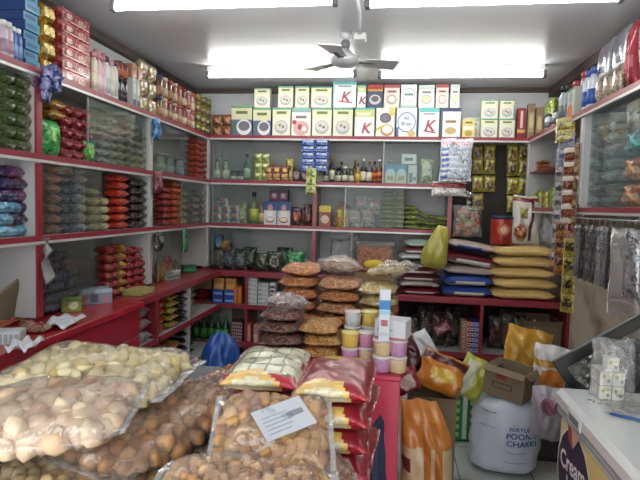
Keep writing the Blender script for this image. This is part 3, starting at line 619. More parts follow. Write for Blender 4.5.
# ------------------------------------------------------------------ ROW 3 (on the back counter)
def pouch(w, h, t_, c, its, seed, nm='snack_packet', **k): return packet(nm, w, h, t_, c, its, seed=seed, nu=9, nv=9, **k)
for u, w, h, c, c2, dz, lb in ((219, .1, .14, '#23406e', '#4f8fc0', .19, 'bright blue packet on top of the heap at the back left corner'), (217, .12, .19, '#2a3a34', '#5a5040', 0, 'dark green packet at the back left corner of the counter'), (229, .13, .18, '#2b3038', '#4a5260', 0, 'dark grey packet second from the back left corner of the counter'),
    (241, .12, .2, '#30383a', '#7a8080', 0, 'dark packet with a grey patch left of the glass door edge'), (224, .13, .1, '#b06a2e', '#c99a4a', .185, 'orange packet lying over the dark packets at the back left')):
    putB(pouch(w, h, .06, c, [('e', .5, .5, .35, .3, c2)], int(u)), u, z3+dz, lb, 'packet', v=250, Y=4.74)
for u, w, h, c, c2, lb in ((262, .13, .17, '#31402f', '#5a5a48', 'dark green pouch behind the ring-printed bag'), (275, .16, .19, '#28302a', '#9a9a80', 'dark bag printed with a pale oval, on the back counter'), (295.5, .19, .2, '#1f7a44', '#4fae6a', 'bright green bag on the back counter left of the middle upright'),
    (310, .1, .13, '#3c4442', '#70786f', 'dark grey pouch right of the bright green bag'), (319, .09, .14, '#2b3f86', '#7a8ac0', 'royal blue packet right of the middle upright'), (329, .07, .12, '#8a7a5a', '#b0a080', 'tan pouch beside the royal blue packet')):
    putB(pouch(w, h, .07, c, [('e', .5, .5, .33, .27, c2), ('e', .5, .5, .2, .15, c)], int(u)), u, z3, lb, 'packet', v=255, Y=4.72)
for u, w, h, c, c2, lb in ((225, .15, .24, '#27303c', '#3f5a78', 'dark blue-grey pouch standing behind the front heap at the back left corner'), (250, .14, .21, '#2c3f30', '#5f6a4a', 'dark green pouch in the second row, behind the glass door edge'), (285, .16, .22, '#33433a', '#6f7f6a', 'grey-green pouch in the second row behind the oval-printed bag')):
    putB(pouch(w, h, .07, c, [('e', .5, .5, .33, .27, c2)], int(u)+1), u, z3, lb, 'packet', v=250, Y=4.86)
# net bag of green sweets
rnd = random.Random(5); mb = MB()
for i in range(60): mb.lump((rnd.gauss(0, .045), rnd.gauss(0, .025), .03+abs(rnd.gauss(0, .05))), .018, mat('#1f8a66', .3, 0, .4) if i % 3 else mat('#2f6f55', .3, 0, .4), rnd)
fb = bag_film(.26, .38, .13, 8, film('loose_film', .12, .1), fl=.3)
putB(T('bag_of_sweets', None, [T('wrapped_sweets', mb, kind='stuff'), T('clear_film', fb)]), 344, z3+.002, 'clear bag of teal green wrapped sweets on the back counter', 'bag', v=250, Y=4.80)
# big clear jar of brown snack with yellow lid label
PLA = film('clear_plastic', .08, .04, 0, '#f0ece6', .15, .2)
mb = MB().box(-.15, .15, -.09, .09, .004, .21, granule('#8a4f30', '#b06c44', '#c98a5a', 60), .02)
o_ = MB().box(-.16, .16, -.1, .1, 0, .25, PLA, .02); o_.box(-.165, .165, -.105, .105, .235, .255, PLA, .004)
ye = MB(); ye.lathe([(.085, 0), (.088, .008), (.08, .014)], mat('#d8b92e', .35), 24); ye.xf(Matrix.Translation((0, -.103, .075)) @ Matrix.Rotation(PI/2, 4, 'X') @ Matrix.Diagonal((1, .42, 1, 1)))
putB(T('snack_tub', None, [T('brown_snack_fill', mb, kind='stuff'), T('clear_tub', o_), T('yellow_oval_label', ye, label='yellow oval label')]), 375, .60+.302, 'square clear tub of brown snacks with a yellow oval label, behind the namkeen stacks', 'tub', v=260, Y=4.45)
place(carton('cardboard_box', .34, .22, .30, mat('#8a6f50', .8), [('r', .1, .4, .9, .6, mat('#9a7f5e', .8))]), (aty(375, 280, 4.45).x, 4.47, .60), label='brown cardboard box under the square clear tub', cat='box')
place(T('stool', None, [T('seat', MB().box(-.2, .2, -.14, .14, .57, .598, RED, .004))]+[T('leg', MB().tube([(sx*.17, sy*.11, 0), (sx*.16, sy*.1, .57)], .014, STEEL)) for sx in (-1, 1) for sy in (-1, 1)]), (aty(375, 280, 4.45).x, 4.47, 0), label='red-topped stool carrying the cardboard box at the back', cat='stool')
# ------------------------------------------------------------------ under the back counter
b1 = .5105; b0 = .1505
def und(t, u, v, zb, lb, cat, Y=4.70, g=None, rz=0): return place(t, (aty(u, v, Y).x, Y, zb), (0, 0, rz), label=lb, cat=cat, group=g)
und(carton('cardboard_box', .23, .16, .13, mat('#8f7c5c', .8), [('r', .05, .4, .95, .6, mat('#a08c6a', .8))]), 203, 285, b1+.125, 'tan cardboard carton under the counter at the back left corner', 'box', Y=4.76)
for i in range(3): und(pouch(.2, .12, .04, '#a8322a', [('r', .2, .2, .8, .8, '#c4574a')], 40+i, pose='flat'), 204, 300, b1+i*.041, f'red flat packet, {lv(i,3)} of the stack under the tan carton', 'packet', g='red packets under the tan carton', Y=4.76)
t = carton('small_box', .1, .1, .11, mat('#b07a3a', .6), [('r', .1, .1, .9, .5, '#c99a5a')])
for i, u in enumerate((220.5, 232.5)): und(t, u, 285, b1+.132, f'orange-tan small box on the blue boxes, {["left","right"][i]} one', 'box', g='orange-tan boxes')
t = carton('blue_box', .1, .1, .065, '#22479a', [('r', .1, .3, .9, .6, '#8aa4d8')])
for i, u in enumerate((219.5, 231)):
    for r in range(2): und(t, u, 298, b1+r*.066, f'small blue box, {["left","right"][i]} column, {["lower","upper"][r]} layer, under the back counter', 'box', g='small blue boxes')
t = carton('paperback_box', .035, .12, .17, '#b0552a', [('r', .1, .1, .9, .9, '#c9743a')])
for i, u in enumerate((237.5, 241.5)): und(t, u, 290, b1, f'upright orange box left of the red upright, {["left","right"][i]} one', 'box', g='upright orange boxes')
t = carton('medicine_box', .1, .1, .042, '#c6c9c8', [('r', .05, .2, .45, .8, '#8fa0a4'), ('r', .5, .3, .9, .5, '#a09890')])
for c_ in range(2):
    for r in range(6 if c_ == 0 else 5): und(t, 253+c_*11.2, 295, b1+r*.0425, f'white flat box, {["left","right"][c_]} stack, {lv(r,6-c_)}, right of the red upright', 'box', g='white flat boxes under the counter')
und(carton('striped_box', .05, .1, .22, '#d0d0ce', [('r', .1, .06+.18*k, .9, .15+.18*k, '#2a2a2c') for k in range(5)]), 273.5, 292, b1, 'black and white striped upright box', 'box')
und(carton('red_box', .05, .1, .19, '#9a4038', [('r', .2, .1, .8, .9, '#c98a80')]), 250, 340, b0, 'red upright box on the lowest shelf right of the red upright', 'box')
und(carton('pink_box', .05, .1, .18, '#b0746a', [('r', .2, .1, .8, .5, '#d0b0a0')]), 257, 340, b0, 'pinkish upright box beside the red one on the lowest shelf', 'box')
und(carton('checked_box', .11, .1, .2, '#5a1c22', [('r', .08+.2*a, .06+.16*b_, .2+.2*a, .16+.16*b_, '#a8a0a0') for a in range(5) for b_ in range(6)][:30]), 238, 340, b0, 'dark red checked box on the lowest shelf left of the red upright', 'box')
bt = bottle('soft_drink_bottle', .035, .23, mat('#1f4a2a', .15, 0, .6), mat('#2a7a3a', .4), card('#3f8a3a'), 'bottle')
for i, u in enumerate((196, 204, 211, 218, 225.5)): und(bt, u, 340, b0, f'dark green soft drink bottle, {lr(i,5)} of the row, lowest back shelf', 'bottle', g='green bottles on the lowest shelf')
# ================================================================== LEFT WALL
def yL(u, v, X=-1.76): return atx(u, v, X).y
def putL(t, u, v, zb, lb, cat, g=None, X=-1.80, rz=0, rx=0, **k):
    return place(t, (X, yL(u, v, X), zb), (rx, 0, PI/2+rz), label=lb, cat=cat, group=g, **k)
ZT = Z1+.0105
def blockL(name, u0, u1, v, dep, h, c, its, Xf=-1.75, side=None):
    """carton on the left wall; returns template and centre"""
    y0, y1 = yL(u0, v, Xf), yL(u1, v, Xf); return carton(name, y1-y0-.002, dep, h, c, its), (Xf-dep/2, (y0+y1)/2)
# toothpaste boxes
t, (x, y) = blockL('toothpaste_box', 24.5, 39, 30, .2, .044, '#1d3f78', [('r', .0, .0, 1, 1, '#3a86a4'), ('r', .1, .3, .8, .7, '#24508c')], Xf=-1.77)
for r in range(8): place(t, (x+(-.006 if r % 2 else .004), y, ZT+r*.045), (0, 0, PI/2), label=f'dark blue and cyan toothpaste box, {lv(r,8)} of the leftmost stack', cat='toothpaste box', group='stacked blue toothpaste boxes')
t = bottle('lotion_bottle', .022, .16, mat('#c7b6bf', .3), mat('#e0e0e0', .4), card('#a88a9a'), 'squat')
t2 = bottle('lotion_bottle', .02, .15, mat('#3a5f9a', .3), mat('#dfe3ea', .4), card('#7a98c8'), 'squat')
for i, (u, k) in enumerate(((3, t), (8, t), (12.5, t2), (17.5, t2))): putL(k, u, 45, ZT, ['pale pink lotion bottle nearest the left picture edge', 'pale pink lotion bottle second from the left picture edge', 'blue bottle with white cap, left one before the toothpaste boxes', 'blue bottle with white cap, right one before the toothpaste boxes'][i], 'bottle', X=-1.745)
t = packet('wafer_packet', .075, .09, .06, mat('#b08f3a', .25, .7, .3, .6, 40), [('e', .5, .5, .3, .3, '#d8c27a')], seed=31, pose='up', nu=8, nv=8)
for c_ in range(2):
    for r in range(4): putL(t, 42+c_*5.5, 40, ZT+r*.091, f'gold foil packet, {["left","right"][c_]} column, {lv(r,4)} one, between blue boxes and red packs', 'foil packet', 'gold foil packets', X=-1.80)
# red multipacks
t, (x, y) = blockL('biscuit_carton', 62, 90, 60, .2, .062, foil('#9a1e28', .1), [('r', .02, .78, .98, .95, foil('#b03a3c')), ('e', .25, .5, .13, .22, foil('#d8b8a8')), ('e', .7, .45, .15, .25, foil('#c99a88')), ('r', .05, .05, .95, .18, foil('#d8a8a0', .4))], Xf=-1.75)
for r in range(6): place(t, (x, y, ZT+r*.063), (0, 0, PI/2), label=f'shiny red biscuit pack, {lv(r,6)} of the tall stack, left top shelf', cat='biscuit pack', group='stacked red biscuit packs on the left top shelf')
# hanging blue sachets at the post
mb = MB(); rnd = random.Random(2)
for i in range(16):
    p = packet_mb(.05, .065, .02, '#26366e' if i % 3 else '#6a6a9a', [('e', .5, .5, .3, .3, '#8a8ab8')], nu=6, nv=6, seed=i)
    p.xf(Matrix.Translation((rnd.uniform(-.045, .045), rnd.uniform(-.02, .02), -.05-.17*rnd.random()-.03)) @ Matrix.Rotation(rnd.uniform(-.6, .6), 4, 'Y') @ Matrix.Rotation(rnd.uniform(-.7, .7), 4, 'Z'))
    o = len(mb.v); mb.v += p.v
    for f, mi_, s_ in zip(p.f, p.m, p.sm): mb.f.append([o+k for k in f]); mb.m.append(mb.mi(p.mats[mi_])); mb.sm.append(s_)
P_ = atx(46, 60, -1.69)
place(T('sachet_bunch', None, [T('sachets', mb), T('string', MB().tube([(0, 0, -.08), (0, 0, .03), (-.03, 0, .06)], .003, GREY, 6))]), (-1.685, P_.y, P_.z+.02), label='bunch of dark blue and violet sachets hanging from the left top shelf edge', cat='sachet bunch')
# tall boxes and bottles right of the red packs
t = bottle('talc_bottle', .025, .24, mat('#cfc2ae', .35), mat('#c98a92', .4), card('#d8cdb8'), 'squat')
t2 = bottle('talc_bottle', .025, .24, mat('#c9a8b0', .35), mat('#b87884', .4), card('#dcc8cc'), 'squat'); t3 = bottle('talc_bottle', .025, .25, mat('#c9ccd0', .35), mat('#4a3a42', .4), card('#b8c0c8'), 'squat')
for i, (u, k) in enumerate(((93.5, t), (98, t2), (102, t2), (106, t3), (110.5, t), (114, t3))):
    putL(k, u, 75, ZT, f'{["cream","pink","pink","white","cream","white"][i]} talc bottle, {lr(i,6)} of the row right of the red packs', 'bottle', 'talc bottles', X=-1.775)
t = bottle('talc_bottle', .022, .30, mat('#d8c8a8', .35), mat('#c98a92', .4), card('#d8c8b0'), 'squat')
for i, u in enumerate((96, 104)): putL(t, u, 70, ZT, f'taller talc bottle behind the front row, {["left","right"][i]} one', 'bottle', 'tall talc bottles', X=-1.85)
t = bottle('coffee_jar', .027, .16, mat('#1f1a1c', .15, 0, .5), mat('#2a2226', .3), card('#3a3034'), 'jar'); tt = bottle('coffee_jar', .03, .1, mat('#7a3a28', .15, 0, .5), mat('#5a3a2a', .3), card('#a8603a'), 'jar')
for i, u in enumerate((118, 123)):
    putL(t, u, 80, ZT, f'black tall jar, {["left","right"][i]} one, right of the talc bottles', 'jar', 'black jars', X=-1.775)
    putL(tt, u, 60, ZT+.163, f'brown jar stacked on the {["left","right"][i]} black jar', 'jar', 'brown jars on black jars', X=-1.78)
t = carton('soap_carton', .045, .08, .2, '#b4b7b6', [('r', .1, .1, .9, .3, '#4a5a72'), ('r', .15, .5, .85, .8, '#d8d8d8')])
for i, u in enumerate((129, 133)): putL(t, u, 85, ZT, f'grey and white upright box, {["left","right"][i]} one, beside the black jars', 'box', 'grey upright boxes', X=-1.80)
t = carton('small_carton', .06, .08, .09, '#a8704a', [('r', .1, .2, .9, .7, '#8a4a3a')])
for i, u in enumerate((129, 135)): putL(t, u, 60, ZT+.201, f'brown-orange small box on top of the grey boxes, {["left","right"][i]} one', 'box', 'brown-orange boxes', X=-1.80)
gw = mat('#c2b398', .25, .55, .3, .6, 30)
t = packet('coffee_packet', .10, .12, .07, gw, [('e', .5, .55, .3, .25, '#9a8a6a'), ('e', .5, .55, .2, .15, '#e0d8c8')], seed=33)
for c_ in range(2):
    for r in range(3): putL(t, 141.5+c_*9, 80, ZT+r*.121, f'silvery gold packet with a round emblem, {["left","right"][c_]} column, {lv(r,3)} one', 'foil packet', 'silvery gold packets on the left top shelf', X=-1.79)
jars = [('#5a3a2a', '#2a3a6a'), ('#8a6a4a', '#c9b89a'), ('#6a3a2a', '#9a3a34'), ('#7a4a3a', '#b9a890'), ('#9a5a4a', '#a8402f'), ('#5a2f2a', '#7a2f34'), ('#8a4a4a', '#c9aaa0'), ('#9a6a5a', '#b04a4a')]
for i, u in enumerate((158, 163, 168, 173, 178, 182.5, 187, 191)):
    c1, c2 = jars[i]
    a = bottle('spread_jar', .033, .155, mat(c1, .2, 0, .5), mat(c2, .35), card('#b8a890' if i % 2 else '#a87860'), 'jar')
    for r in range(2): putL(a, u, 110, ZT+r*.156, f'brown spread jar, {lr(i,8)} in the {["lower","upper"][r]} row, left top shelf', 'jar', 'spread jars on the left top shelf', X=-1.77)
t = bottle('pickle_jar', .037, .085, mat('#8f8a4a', .2, 0, .5), mat('#6a6a30', .4), card('#5a3a30'), 'jar')
for i, u in enumerate((197, 202.5, 207)):
    for r in range(4): putL(t, u, 115, ZT+r*.0855, f'olive pickle jar, {lr(i,3)} column, {lv(r,4)} one, by the back left corner', 'jar', 'olive pickle jars', X=-1.78)
# ---- bays (item packs)
z1 = Z2+.0105; z2 = Z3+.0105; z3 = CT+.0005
def columnL(name, us, v, zb, rows, w, h, t_, c, its, lbl, g, X=-1.80, pose='flat', seed=1, cat='packet', metal=.25, jit=.05):
    """stacks of packets; pitch = packet height"""
    ys_ = [yL(u, v, X) for u in us]
    if len(us) > 1: w = min(w, min(abs(a-b) for a, b in zip(ys_, ys_[1:]))*.97)
    key = (name, w, h, c, seed, pose)
    if key not in CACHE: CACHE[key] = packet(name, h if pose == 'flat' else w, w if pose == 'flat' else h, t_, foil(c, metal), its, seed=seed, pose=pose, nu=9, nv=9)
    pt = t_*1.02 if pose != 'up' else h*1.01
    for i, u in enumerate(us):
        n = rows[i] if hasattr(rows, '__len__') else rows
        for r in range(n):
            putL(CACHE[key], u, v, zb+r*pt, lbl.format(c=(lr(i, len(us))+' column' if len(us) > 1 else 'single column'), r=lv(r, n)), cat, g, X=X, rz=(((r*7+i*3) % 5)-2)*jit*.5)
# bay 0 (nearest)
columnL('noodle_packet', (3, 13.5), 110, z1, 6, .09, .11, .06, '#55663a', [('e', .5, .5, .32, .32, foil('#b9bd8a'))], 'dark green packet in the nearest top bay, {c}, {r}', 'green packets nearest top bay', seed=41)
columnL('noodle_packet', (21.5,), 110, z1, 6, .08, .11, .06, '#8f8c6a', [('e', .5, .5, .32, .32, foil('#c9c8b0'))], 'beige-grey packet in the nearest top bay beside the post, {r}', 'beige packets nearest top bay', seed=42)
cols = ['#3a2050', '#7a3a78', '#a8502a', '#33204a', '#6aa8c8', '#8a3a6a']
for r in range(6):
    for i in range(3):
        u = 3+i*8; 
        if i == 2 and r > 4: continue
        c = cols[(r+i*2) % 6] if i else ('#7ab0cc' if r < 3 else '#3a2a60')
        k = ('crp', c)
        if k not in CACHE: CACHE[k] = packet('crisps_packet', .15, .08, .055, foil(c), [('e', .5, .5, .3, .3, foil('#c98a4a')), ('r', .1, .75, .9, .9, foil('#c0a8c8'))], seed=43, pose='flatd', nu=9, nv=9)
        nmc = {'#3a2050': 'dark purple', '#7a3a78': 'magenta', '#a8502a': 'orange', '#33204a': 'violet', '#6aa8c8': 'light blue', '#8a3a6a': 'plum', '#7ab0cc': 'pale blue', '#3a2a60': 'indigo'}[c]
        putL(CACHE[k], u, 215, z2+r*.056, f'{nmc} crisps packet, {lv(r,6 if i<2 else 5)}, {lr(i,3)} stack of the nearest middle bay', 'crisps packet', 'crisps packets in the nearest bay', X=-1.82, rz=(((r*5+i) % 3)-1)*.15)
place(carton('cardboard_sheet', .16, .012, .20, mat('#7a7058', .8)), (-1.86, yL(9, 290, -1.86), z3+.012), (.2, -.35, PI/2+.1), label='bent brown cardboard piece leaning in the nearest lower bay', cat='cardboard')
# items on the near worktop
blu = packet('crisps_packet', .14, .18, .07, '#1f3f94', [('e', .5, .5, .3, .2, '#5a80c8')], seed=44, pose='flat')
place(blu, (-1.79, 1.93+.02, z3), (0, 0, 1.0), label='dark blue packet lying at the left picture edge on the red worktop', cat='packet')
for i, (u, v, c) in enumerate(((5, 322, '#b04a2a'), (12, 318, '#a82a2a'), (19, 316, '#c07a30'))):
    p = atz(u, v, CT+.03); place(packet('sweet_packet', .06, .09, .035, c, [('e', .5, .5, .3, .3, '#d8b85a')], seed=45+i, pose='flatd', nu=8, nv=8), (p.x-.02, p.y, z3), (0, 0, i), label=f'{["rust","red","amber"][i]} small packet heaped behind the white box on the near worktop', cat='packet')
p = atz(12, 345, CT); place(carton('white_box', .13, .08, .055, '#b9bfc0', [('r', .05+.16*k, .1, .16+.16*k, .8, '#8a979a') for k in range(6)]), (p.x-.05, p.y+.03, z3), (0, 0, .35), label='white striped box on the near edge of the red worktop', cat='box')
for i, (u, v) in enumerate(((28, 325), (38, 328))):
    p = atz(u, v, CT+.02); place(packet('biscuit_packet', .07, .11, .04, '#a8806a', [('r', .1, .2, .9, .6, '#b04a3a')], seed=48+i, pose='flatd', nu=8, nv=8), (p.x, p.y, z3), (0, 0, .8+i), label=f'tan and red biscuit packet on the red worktop, {["left","right"][i]} of two', cat='packet')
def paper(w, h, seed, amp=.02):
    mb = MB(); n = 10; vs = []; rnd = random.Random(seed); ph = [rnd.uniform(0, 6) for _ in range(4)]
    for j in range(n+1):
        for i in range(n+1): u, v = i/n-.5, j/n-.5; vs.append((u*w*(1+.1*math.sin(9*v+ph[0])), v*h*(1+.1*math.sin(8*u+ph[1])), amp*(1.05+math.sin(11*u+ph[2])*math.cos(9*v+ph[3]))))
    o = len(vs); vs += [(x, y, z+.002) for x, y, z in vs]
    fs = []
    for j in range(n):
        for i in range(n): k = j*(n+1)+i; fs.append((k, k+n+1, k+n+2, k+1)); fs.append((o+k, o+k+1, o+k+n+2, o+k+n+1))
    b = [i for i in range(n+1)]+[j*(n+1)+n for j in range(1, n+1)]+[n*(n+1)+i for i in range(n-1, -1, -1)]+[j*(n+1) for j in range(n-1, 0, -1)]
    for a, c in zip(b, b[1:]+b[:1]): fs.append((a, c, o+c, o+a))
    return mb.add(vs, fs, mat('#c6c8cc', .4, 0, .2), True)
for i, (u, v, w, h) in enumerate(((70, 326, .14, .22), (33, 350, .1, .14))):
    p = atz(u, v, CT); place(T('crumpled_polythene', paper(w, h, 50+i)), (p.x-.04, p.y, z3), (0, 0, .2), label=['crumpled white polythene sheet on the red worktop below the green box', 'small crumpled white sheet at the near edge of the red worktop'][i], cat='plastic sheet')
p = atz(72, 312, CT); place(carton('juice_box', .1, .07, .075, '#7a8a2e', [('e', .6, .5, .25, .35, '#c9c9a0'), ('r', 0, .75, 1, 1, '#4a6a2a')]), (p.x-.02, p.y+.03, z3), (0, 0, .5), label='green and yellow box on the red worktop left of the cyan-grey box', cat='box')
p = atz(100, 304, CT); place(carton('egg_tray_box', .2, .12, .09, '#7f8f98', [('r', .0, .75, 1, 1, '#a8bcc4'), ('r', .08, .1, .3, .65, '#b06a78'), ('r', .38, .15, .6, .65, '#4a5a72'), ('r', .7, .1, .92, .6, '#b0808a')]), (p.x-.06, p.y+.02, z3), (0, 0, .75), label='cyan-grey patterned box on the red worktop', cat='box')
# bay 1
columnL('snack_packet', (60, 70, 80), 140, z1, (5, 5, 5), .12, .12, .058, '#94242a', [('e', .5, .5, .25, .3, foil('#c9a06a')), ('r', .1, .1, .9, .25, foil('#c98a8a'))], 'red snack packet, {c}, {r}, under the tall red packs', 'red snack packets top bay', seed=51, jit=.12)
columnL('snack_packet', (50,), 120, z1+.2, 2, .12, .12, .05, '#b07a2c', [('e', .5, .5, .25, .3, foil('#8a2a20'))], 'yellow-orange packet on the green bag, {r}', 'yellow packets top bay', seed=52)
putL(packet('crisps_packet', .17, .19, .08, '#2f9a42', [('e', .5, .6, .3, .2, '#6abf5a')], seed=53), 47, 135, z1, 'bright green crisps packet in the top bay right of the red post', 'crisps packet', X=-1.78)
columnL('snack_packet', (97, 106, 115), 140, z1, (5, 6, 5), .11, .11, .05, '#aaa588', [('e', .5, .5, .3, .3, foil('#b9b49a'))], 'greyish beige packet behind the top glass door, {c}, {r}', 'beige packets behind glass', seed=54)
columnL('tea_packet', (125, 133, 140), 140, z1, (6, 6, 5), .1, .11, .05, '#9a9a78', [('e', .5, .5, .3, .3, foil('#a0a080'))], 'olive beige packet behind the top glass door, {c}, {r}', 'olive packets behind glass', seed=55)
putL(packet('snack_packet', .1, .12, .05, '#3f9a3a', [('e', .5, .5, .3, .3, '#8ac060')], seed=56), 88, 148, z1, 'small green packet next to the glass door edge', 'packet', X=-1.76)
# mid bay 1
columnL('namkeen_packet', (48,), 205, z2, 7, .095, .11, .052, '#a8704e', [('e', .5, .5, .3, .3, foil('#b98a6a'))], 'brown packet behind the middle glass door right of the post, {r}', 'brown packets middle bay', seed=57)
columnL('namkeen_packet', (58, 66), 205, z2, (6, 6), .11, .11, .052, '#485066', [('e', .5, .5, .3, .3, foil('#60687a'))], 'dark slate packet behind the middle glass door, {c}, {r}', 'slate packets middle bay', seed=58)
columnL('namkeen_packet', (75,), 205, z2, 7, .08, .11, .053, '#a8abb0', [('e', .5, .5, .3, .3, foil('#4a508a'))], 'grey packet behind the middle glass door, {r}', 'grey packets middle bay', seed=59)
columnL('namkeen_packet', (88, 98), 205, z2, (5, 4), .11, .11, .05, '#b0aa7a', [('e', .5, .5, .3, .3, foil('#b0ab84'))], 'straw-coloured packet behind the middle glass door, {c}, {r}', 'straw packets middle bay', seed=60)
columnL('chips_packet', (116,), 205, z2, 7, .125, .13, .050, '#c03a26', [('e', .5, .5, .3, .25, foil('#d8684a'))], 'bright red-orange packet in the middle bay, {r} of its stack', 'red-orange packets', seed=61, jit=.03)
columnL('dark_packet', (129, 137), 205, z2, (6, 6), .12, .12, .055, '#2c1c1e', [('e', .5, .5, .3, .25, foil('#4a2a2c'))], 'black-brown packet beside the red-orange stack, {c}, {r}', 'black-brown packets', seed=62, jit=.03)
columnL('dark_packet', (145,), 205, z2, 5, .1, .12, .062, '#5a2a2c', [('e', .5, .5, .3, .25, foil('#7a3a3c'))], 'maroon packet at the end of the middle bay, {r}', 'maroon packets', seed=63, jit=.03)
# lower bay 1
for r in range(6):
    for i in range(max(2, 6-r)):
        c = ['#26304a', '#3a4258', '#1f2c5a', '#4a4a52'][(r+i*3) % 4]; k = ('db', c)
        if k not in CACHE: CACHE[k] = packet('crisps_packet', .1, .12, .055, foil(c), [('e', .5, .5, .3, .3, foil('#6a6f80'))], seed=64, pose='flat', nu=8, nv=8)
        putL(CACHE[k], 46+i*8+(r % 2)*3, 280, z3+r*.056, f'{["navy","slate","deep blue","dark grey"][(r+i*3)%4]} packet behind lower glass door, {lv(r,6)} layer, {lr(i,max(2,6-r))}', 'packet', 'dark blue heap behind glass', X=-1.85, rz=(i % 3-1)*.2)
columnL('toffee_packet', (104, 111), 265, z3, (6, 6), .09, .1, .055, '#8a2a28', [('e', .5, .5, .3, .3, foil('#b06a3a'))], 'dark red packet in the lower bay, {c}, {r}', 'dark red packets lower bay', seed=65)
columnL('toffee_packet', (117,), 265, z3, 6, .08, .1, .055, '#a8862c', [('e', .5, .5, .3, .3, foil('#7a2a20'))], 'golden packet beside the dark red ones in the lower bay, {r}', 'golden packets lower bay', seed=66)
columnL('toffee_packet', (125, 133, 140), 265, z3, (6, 6, 4), .11, .1, .05, '#a02428', [('r', .1, .3, .9, .6, foil('#d08a7a'))], 'red packet in the lower bay near the pale post, {c}, {r}', 'red packets lower bay', seed=67, jit=.15)
# hanging cloth on the post
mb = MB(); n = 10
mb.tube([(0, 0, 0), (.004, .004, -.06), (-.006, 0, -.12), (.012, .005, -.19), (.0, 0, -.25)], [.016, .024, .020, .028, .012], mat('#9a9a98', .8, bump=.6, scale=40), 10)
P_ = atx(44, 238, -1.70); place(T('hanging_cloth', mb), (-1.688, P_.y, P_.z), label='greyish white rag hanging on the red post over the lower bay', cat='cloth')
# bay 2
columnL('chips_packet', (194, 201), 160, z1, (7, 7), .15, .14, .05, '#a8382c', [('e', .5, .5, .3, .25, foil('#d0b08a')), ('r', .1, .1, .9, .25, foil('#c99a4a'))], 'red and cream packet in the far top bay, {c}, {r}', 'red and cream packets', seed=71)
t = bottle('glass_jar', .05, .16, mat('#6f7a78', .2, 0, .4), GREY, card('#8a9490'), 'jar')
for i, u in enumerate((158, 168, 178)): putL(t, u, 165, z1, f'grey jar behind the far top glass door, {lr(i,3)} one', 'jar', 'grey jars behind glass', X=-1.82)
P_ = atx(154, 118, -1.70)
pm = packet_mb(.11, .15, .04, '#2f74b0', [('r', .1, .2, .9, .5, '#5f9ac8')], seed=72, wr=2.5); pm.xf(Matrix.Translation((0, 0, -.15)))
place(T('blue_polythene', pm), (-1.68, P_.y, P_.z), (0, 0, PI/2), label='crumpled blue polythene bag hanging at the pale post below the top shelf', cat='bag')
pm = packet_mb(.09, .14, .05, '#7a2f42', [('e', .5, .5, .3, .3, '#a86a78')], seed=73, wr=2.5); pm.xf(Matrix.Translation((0, 0, -.14)))
P_ = atx(155, 172, -1.70); place(T('sachet_bunch', pm), (-1.68, P_.y, P_.z), (0, 0, PI/2), label='dark pink sachet bunch hanging at the pale post', cat='sachet bunch')
pm = packet_mb(.1, .14, .05, '#2a2a30', [('e', .5, .6, .25, .2, '#a8a8a8')], seed=74, wr=2.5); pm.xf(Matrix.Translation((0, 0, -.14)))
P_ = atx(156, 232, -1.70); place(T('sachet_bunch', pm), (-1.68, P_.y, P_.z), (0, 0, PI/2), label='black and white sachet bunch hanging below the middle shelf at the pale post', cat='sachet bunch')
columnL('chips_packet', (161.5,), 205, z2, 6, .12, .12, .05, '#9a3038', [('e', .5, .5, .3, .25, foil('#b86a5a'))], 'dull red packet right of the pale post, {r}', 'dull red packets', seed=75)
columnL('chips_packet', (170.5,), 205, z2, 7, .16, .13, .05, '#b8501f', [('e', .5, .5, .3, .25, foil('#c9882c'))], 'orange packet in the far middle bay, {r}', 'orange packets', seed=76)
columnL('chips_packet', (179,), 205, z2, 5, .09, .12, .056, '#b0a23a', [('e', .5, .5, .3, .25, foil('#c9c26a'))], 'yellow packet in the far middle bay beside the glass, {r}', 'yellow packets far bay', seed=77)
columnL('rice_packet', (190, 199), 205, z2, (4, 5), .16, .13, .06, '#8a7f72', [('e', .5, .5, .3, .25, foil('#a89a88'))], 'dull beige packet behind the far middle glass, {c}, {r}', 'dull beige packets', seed=78)
# on the counter, far left
t = bottle('sweet_jar', .07, .12, mat('#1f5a34', .25, 0, .4), mat('#1c3f2a', .3), card('#2f6a3f'), 'jar'); 
def onz(t, u, v, lb, cat, dx=0, dy=0, rz=0, z=CT, g=None, **k): p = atz(u, v, z); return place(t, (p.x+dx, p.y+dy, z+.0008), (0, 0, rz), label=lb, cat=cat, group=g, **k)
onz(carton('snack_tray', .2, .13, .035, '#9a945a', [('r', .1, .1, .9, .9, '#b0a86a')]), 146, 294, 'flat yellowish tray at the counter edge under the green jars', 'tray', rz=PI/2, dx=-.05)
for i, (u, dy) in enumerate(((138, 0), (149, 0))): onz(t, u, 288, f'green-lidded dark green jar on the left worktop, {["left","right"][i]} one', 'jar', dx=-.09 if i else -.13, dy=dy+.05, g='dark green jars')
p = atz(174, 282, CT); 
for i, (u, c, h, n_) in enumerate(((160, '#b0862c', .16, 'amber'), (167, '#a83a24', .19, 'red-orange'), (174, '#8a6a34', .14, 'dull gold'))): putL(packet('sweet_packet', .11, h, .06, c, [('e', .5, .5, .3, .25, '#c9a85a')], seed=80+i, nu=8, nv=8), u, 265, z3, f'{n_} packet standing on the left worktop under the hanging black bunch', 'packet', X=-1.80)
onz(carton('plastic_box', .17, .12, .07, '#9aa3a0', [('r', .05, .1, .95, .5, '#5f6a68'), ('r', 0, .85, 1, 1, '#c2c8c6')]), 178, 279, 'grey-white box on the left worktop near the back corner', 'box', rz=PI/2-.3, dx=-.08, dy=-.02)
onz(carton('green_tin', .12, .1, .06, '#1f5a38', [('r', .1, .2, .9, .6, '#2f7a4a')]), 193, 272, 'dark green flat tin in the back left corner of the counter', 'tin', rz=.6, dx=-.04)
